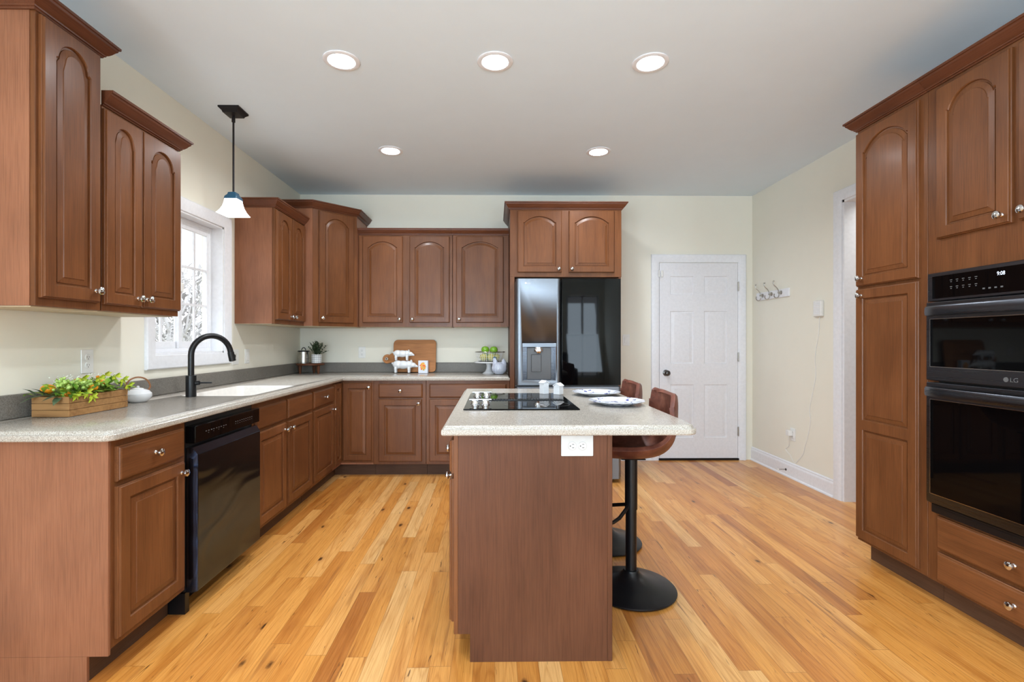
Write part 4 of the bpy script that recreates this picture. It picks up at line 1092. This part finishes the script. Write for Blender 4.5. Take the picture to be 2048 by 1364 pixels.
# cake stand, basket, apples
ks = thing('cake_stand', 'white pedestal cake stand on the counter near refrigerator', 'cake stand', (-.050, 4.815, CZ))
B().lathe([(.0001, 0), (.064, 0), (.066, .004), (.056, .010), (.040, .020), (.028, .045), (.024, .075), (.030, .096), (.050, .102), (.136, .104), (.146, .107), (.148, .116), (.142, .119), (.136, .114), (.0001, .113)], (0, 0, 0), 48).obj('stand', 'ceramic', ks)
bk = thing('wire_basket', 'white wire basket of green fruit on the cake stand', 'basket', (-.050, 4.815, CZ + .1195))
def brad(h): return .105 + .030 * (h / .092)
b = B()
for k in range(32):
    a = 2 * PI * k / 32; b.tube([(brad(z) * math.cos(a), brad(z) * math.sin(a), z) for z in (.002, .030, .060, .092)], .0017, 5)
for z in (.018, .034, .050, .066, .080): b.tube([(brad(z) * math.cos(2 * PI * k / 44), brad(z) * math.sin(2 * PI * k / 44), z) for k in range(44)], .0016, 5, True)
for k in range(9):
    u = -.09 + k * .0225; w_ = math.sqrt(max(0, .105 ** 2 - u * u)); b.tube([(u, -w_, .0015), (u, w_, .0015)], .0012, 5)
b.obj('wire_mesh', 'whiteplastic', bk)
B().tube([(brad(.092) * math.cos(2 * PI * k / 44), brad(.092) * math.sin(2 * PI * k / 44), .093) for k in range(44)], .0035, 8, True).obj('rim', 'nickel', bk)
B().tube([(.105 * math.cos(2 * PI * k / 44), .105 * math.sin(2 * PI * k / 44), .003) for k in range(44)], .0028, 8, True).obj('base_ring', 'bronze', bk)
B().tube([(.136, -.02, .093), (.152, -.018, .093), (.155, 0, .093), (.152, .018, .093), (.136, .02, .093)], .004, 8).obj('handle', 'bronze', bk)
def fruit(x, y, z, r_, mat, name, label, cat, grp):
    t = thing(name, label, cat, (x, y, z), lr.uniform(0, 6), grp)
    pr = [(.0001, -r_ * .88), (r_ * .3, -r_ * .92), (r_ * .7, -r_ * .68), (r_ * .96, -r_ * .2), (r_, r_ * .15), (r_ * .88, r_ * .55), (r_ * .55, r_ * .86), (r_ * .22, r_ * .9), (.0001, r_ * .78)]
    B().lathe(pr, (0, 0, 0), 28).obj('flesh', mat, t, 180); B().tube([(0, 0, r_ * .74), (.002, 0, r_ * 1.08)], .0015, 6).obj('stem', 'rattan', t)
bx, by, bz = -.050, 4.815, CZ + .1195
G1 = 'green apples in the wire basket'
fruit(bx - .038, by - .012, bz + .112, .040, 'green', 'green_apple', 'shiny green apple on top of the basket, left of the two', 'apple', G1)
fruit(bx + .046, by - .012, bz + .110, .040, 'green', 'green_apple', 'shiny green apple on top of the basket, right of the two', 'apple', G1)
fruit(bx - .055, by - .040, bz + .041, .038, 'pear', 'yellow_green_apple', 'yellow green apple low in the wire basket at left front', 'apple', G1)
fruit(bx + .022, by - .058, bz + .041, .038, 'pear', 'yellow_green_apple', 'yellow green apple low in the wire basket at middle front', 'apple', G1)
fruit(bx + .073, by + .010, bz + .042, .036, 'pear', 'yellow_green_apple', 'yellow apple low in the wire basket at its right side', 'apple', G1)
fruit(bx - .010, by + .048, bz + .041, .038, 'green', 'green_apple', 'green apple low at the back of the wire basket', 'apple', G1)
hn = thing('ceramic_hen', 'white ceramic hen with fine blue stripes beside the cake stand', 'figurine', (.048, 4.645, CZ + .001))
blob('hen_body', 'hen', hn, [((0, 0, .060), (.074, .058, .060), (0, 0, 0)), ((0, 0, .012), (.045, .036, .012), (0, 0, 0)), ((-.040, 0, .105), (.026, .024, .045), (0, R(8), 0)), ((-.044, 0, .140), (.018, .016, .020), (0, 0, 0)), ((-.062, 0, .138), (.008, .005, .005), (0, 0, 0)), ((.048, 0, .105), (.024, .026, .044), (0, R(-14), 0)), ((.040, 0, .130), (.012, .016, .022), (0, 0, 0))], .0035)
blob('comb', 'bluecap', hn, [((-.052, 0, .160), (.007, .003, .008), (0, 0, 0)), ((-.042, 0, .163), (.008, .003, .009), (0, 0, 0)), ((-.032, 0, .159), (.007, .003, .008), (0, 0, 0))], .002)

# ================================================================ ON THE WALLS
outlet('electrical_outlet', 'white wall outlet above the planter box on left wall', (XL, 2.410, 1.135), PI / 2)
outlet('electrical_outlet', 'white wall outlet touching right side of sink window casing', (XL, 3.775, 1.112), PI / 2, w=.095, h=.116)
outlet('electrical_outlet', 'white wall outlet under narrow wall cabinet right of the window', (XL, 3.955, 1.112), PI / 2, decora=True)
outlet('electrical_outlet', 'white wall outlet on back wall left of cutting board', (-1.360, YB, 1.118), 0)
outlet('light_switch', 'white light switch on back wall just right of refrigerator', (1.368, YB, 1.245), 0, decora=True, cat='light switch', group=None)
ro = outlet('electrical_outlet', 'white wall outlet low on right wall with charger plugged in', (XR, 4.345, .395), -PI / 2)
ch = thing('power_adapter', 'white charger block plugged into low outlet on right wall', 'charger', (XR - .009, 4.36, .405), -PI / 2)
B().box(-.022, .022, -.040, -.0008, -.022, .028, .005, 2).obj('adapter_body', 'whiteplastic', ch)
crd = [(XR - .035, 4.36, .383), (XR - .03, 4.36, .35), (XR - .006, 4.40, .28), (XR - .005, 4.45, .24), (XR - .005, 4.38, .20), (XR - .005, 4.34, .155), (XR - .006, 4.30, .150), (XR - .005, 4.26, .19), (XR - .005, 4.20, .25), (XR - .005, 4.17, .33), (XR - .005, 4.14, .40), (XR - .005, 4.10, .55), (XR - .005, 4.11, .65), (XR - .005, 4.07, .80), (XR - .005, 4.03, .95), (XR - .005, 4.04, 1.10), (XR - .005, 3.995, 1.30), (XR - .005, 3.985, 1.434)]
def smooth_path(p, n=6):
    p = [Vector(q) for q in p]; out_ = []
    for i in range(len(p) - 1):
        a, b_, c, d = p[max(0, i - 1)], p[i], p[i + 1], p[min(len(p) - 1, i + 2)]
        for k in range(n):
            t_ = k / n; out_.append(.5 * ((2 * b_) + (c - a) * t_ + (2 * a - 5 * b_ + 4 * c - d) * t_ ** 2 + (3 * b_ - a - 3 * c + d) * t_ ** 3))
    return out_ + [p[-1]]
cm = thing('door_chime', 'small white ribbed chime box high on right wall', 'door chime', (XR, 3.982, 1.503), -PI / 2)
b = B().box(-.050, .050, -.030, -.0005, -.066, .066, .008, 3).obj('chime_body', 'whiteplastic', cm)
b = B()
for k in range(7): b.box(-.036, .036, -.0318, -.0303, -.045 + k * .0145, -.040 + k * .0145)
b.obj('grille', 'trim', cm)
mw = Matrix.Rotation(PI / 2, 3, 'Z'); cp_ = smooth_path(crd)
B().tube([mw @ (p - Vector((XR, 3.982, 1.503))) for p in cp_], .0022, 6).obj('cord', 'whiteplastic', cm)
# coat rack
cr = thing('coat_rack', 'cream rail with three silver double coat hooks on right wall', 'coat rack', (XR, 4.66, 1.68), -PI / 2)
B().box(-.27, .27, -.016, -.0005, -.038, .038, .004, 2).obj('rail', 'trim', cr)
for k in (-1, 0, 1):
    hk = B().lathe([(.0001, .0162), (.020, .0162), (.020, .019), (.012, .024), (.008, .045), (.0001, .046)], (0, 0, 0), 20, '-y')
    hk.tube(smooth_path([(0, -.036, 0), (0, -.042, .022), (0, -.056, .045), (0, -.078, .066), (0, -.088, .088), (0, -.086, .100)]), .0048, 8)
    hk.ball((0, -.085, .106), .008, 2)
    hk.tube(smooth_path([(0, -.036, 0), (0, -.034, -.022), (0, -.046, -.046), (0, -.068, -.048), (0, -.080, -.034), (0, -.080, -.020)]), .0045, 8)
    hk.ball((0, -.080, -.016), .007, 2)
    h_ = hk.obj('hook', 'nickel', cr); h_.location = (k * .155, 0, .006)
ds = thing('door_stop', 'short dark spring door stop sticking out of right baseboard', 'door stop', (XR - .0145, 4.43, .060), -PI / 2)
B().lathe([(.0001, .0005), (.011, .0005), (.011, .003), (.005, .006), (.0001, .006)], (0, 0, 0), 14, '-y').obj('mounting_disc', 'darknickel', ds)
B().tube([(.004 * math.cos(k * .9), -.006 - k * .0011, .004 * math.sin(k * .9)) for k in range(58)], .0011, 5).obj('spring', 'darknickel', ds)
B().lathe([(.0001, .069), (.007, .069), (.007, .080), (.0001, .082)], (0, 0, 0), 12, '-y').obj('tip', 'whiteplastic', ds)

# ================================================================ BEHIND THE CAMERA: an armchair seen in the refrigerator's glass
ac = thing('armchair', 'dark grey armchair behind the viewer, mirrored in refrigerator glass', 'armchair', (1.35, -2.5, 0), PI)
B().box(-.36, .36, -.34, .36, .16, .42, .05, 3).obj('seat', 'fabric', ac)
B().box(-.36, .36, .24, .40, .42, .98, .06, 3).obj('backrest', 'fabric', ac)
for s_ in (-1, 1): B().box(min(s_ * .36, s_ * .48), max(s_ * .36, s_ * .48), -.34, .40, .16, .64, .04, 3).obj('armrest', 'fabric', ac)
for sx in (-1, 1):
    for sy in (-1, 1): B().lathe([(.0001, 0), (.014, 0), (.022, .159), (.0001, .159)], (sx * .38, sy * .30, 0), 12).obj('leg', 'risertop', ac)
pw = B().box(-.21, .21, -.05, .05, -.20, .20, .045, 3).obj('throw_pillow', 'pillow'); pw.location = (1.35, -2.66, .640); pw.rotation_euler = (R(10), 0, PI)
tag(pw, 'striped pale throw pillow resting on armchair behind the viewer', 'pillow')

# ================================================================ OUTSIDE the sink window
g = B().box(-60, XL - .17, -30, 60, -1.4, -1.3); struct(g, 'ground', 'grass')
def tree(x, y, h, label):
    t = thing('bare_tree', label, 'tree', (x, y, -1.3), rnd.uniform(0, 6), 'bare trees outside the window')
    b = B()
    def grow(p, d, L, r_, lvl):
        pts = [p]; q = p; dd = d.copy()
        for k in range(4):
            dd = (dd + Vector((rnd.gauss(0, .10), rnd.gauss(0, .10), rnd.gauss(0, .06)))).normalized(); q = q + dd * (L / 4); pts.append(q)
        b.tube(pts, [r_ * (1 - .13 * k) for k in range(5)], 5)
        if lvl < 4:
            for k in range(3 if lvl else 6):
                i = rnd.choice((2, 3, 4)) if lvl else rnd.choice((1, 2, 3, 4)); a = rnd.uniform(0, 2 * PI)
                nd = (dd + Vector((math.cos(a), math.sin(a), .2)) * rnd.uniform(.6, 1.1)).normalized()
                grow(pts[i], nd, L * rnd.uniform(.5, .68), r_ * .48, lvl + 1)
    grow(Vector((0, 0, 0)), Vector((0, 0, 1)), h * .55, h * .016, 0)
    b.obj('trunk_and_branches', 'bark', t, 180)
for i, (x, y, h, l) in enumerate(((-8.2, 12.3, 5, 'bare branching tree outside the sink window'), (-13.0, 20.5, 6.5, 'farther bare tree outside the sink window'))): tree(x, y, h, l)
for x, y, z, rx, ry, rz_, l in ((-22, 34, -.2, 9, 4.5, 6.5, 'wide low grey winter thicket far outside the sink window'),):
    b = B()
    for k in range(4200):
        a = rnd.uniform(0, 2 * PI); q = math.sqrt(rnd.random()); px, py = rx * q * math.cos(a), ry * q * math.sin(a); hh = rz_ * (1 - q * q) + .3
        b.leaf((px, py, rnd.uniform(-.8, hh)), (rnd.uniform(-1, 1), rnd.uniform(-1, 1), rnd.uniform(0, 1)), rnd.uniform(.5, 1.1), .11, .1)
    o = b.obj('winter_thicket', 'bark', None, 180); o.location = (x, y, z); tag(o, l, 'shrubs'); o['kind'] = 'stuff'
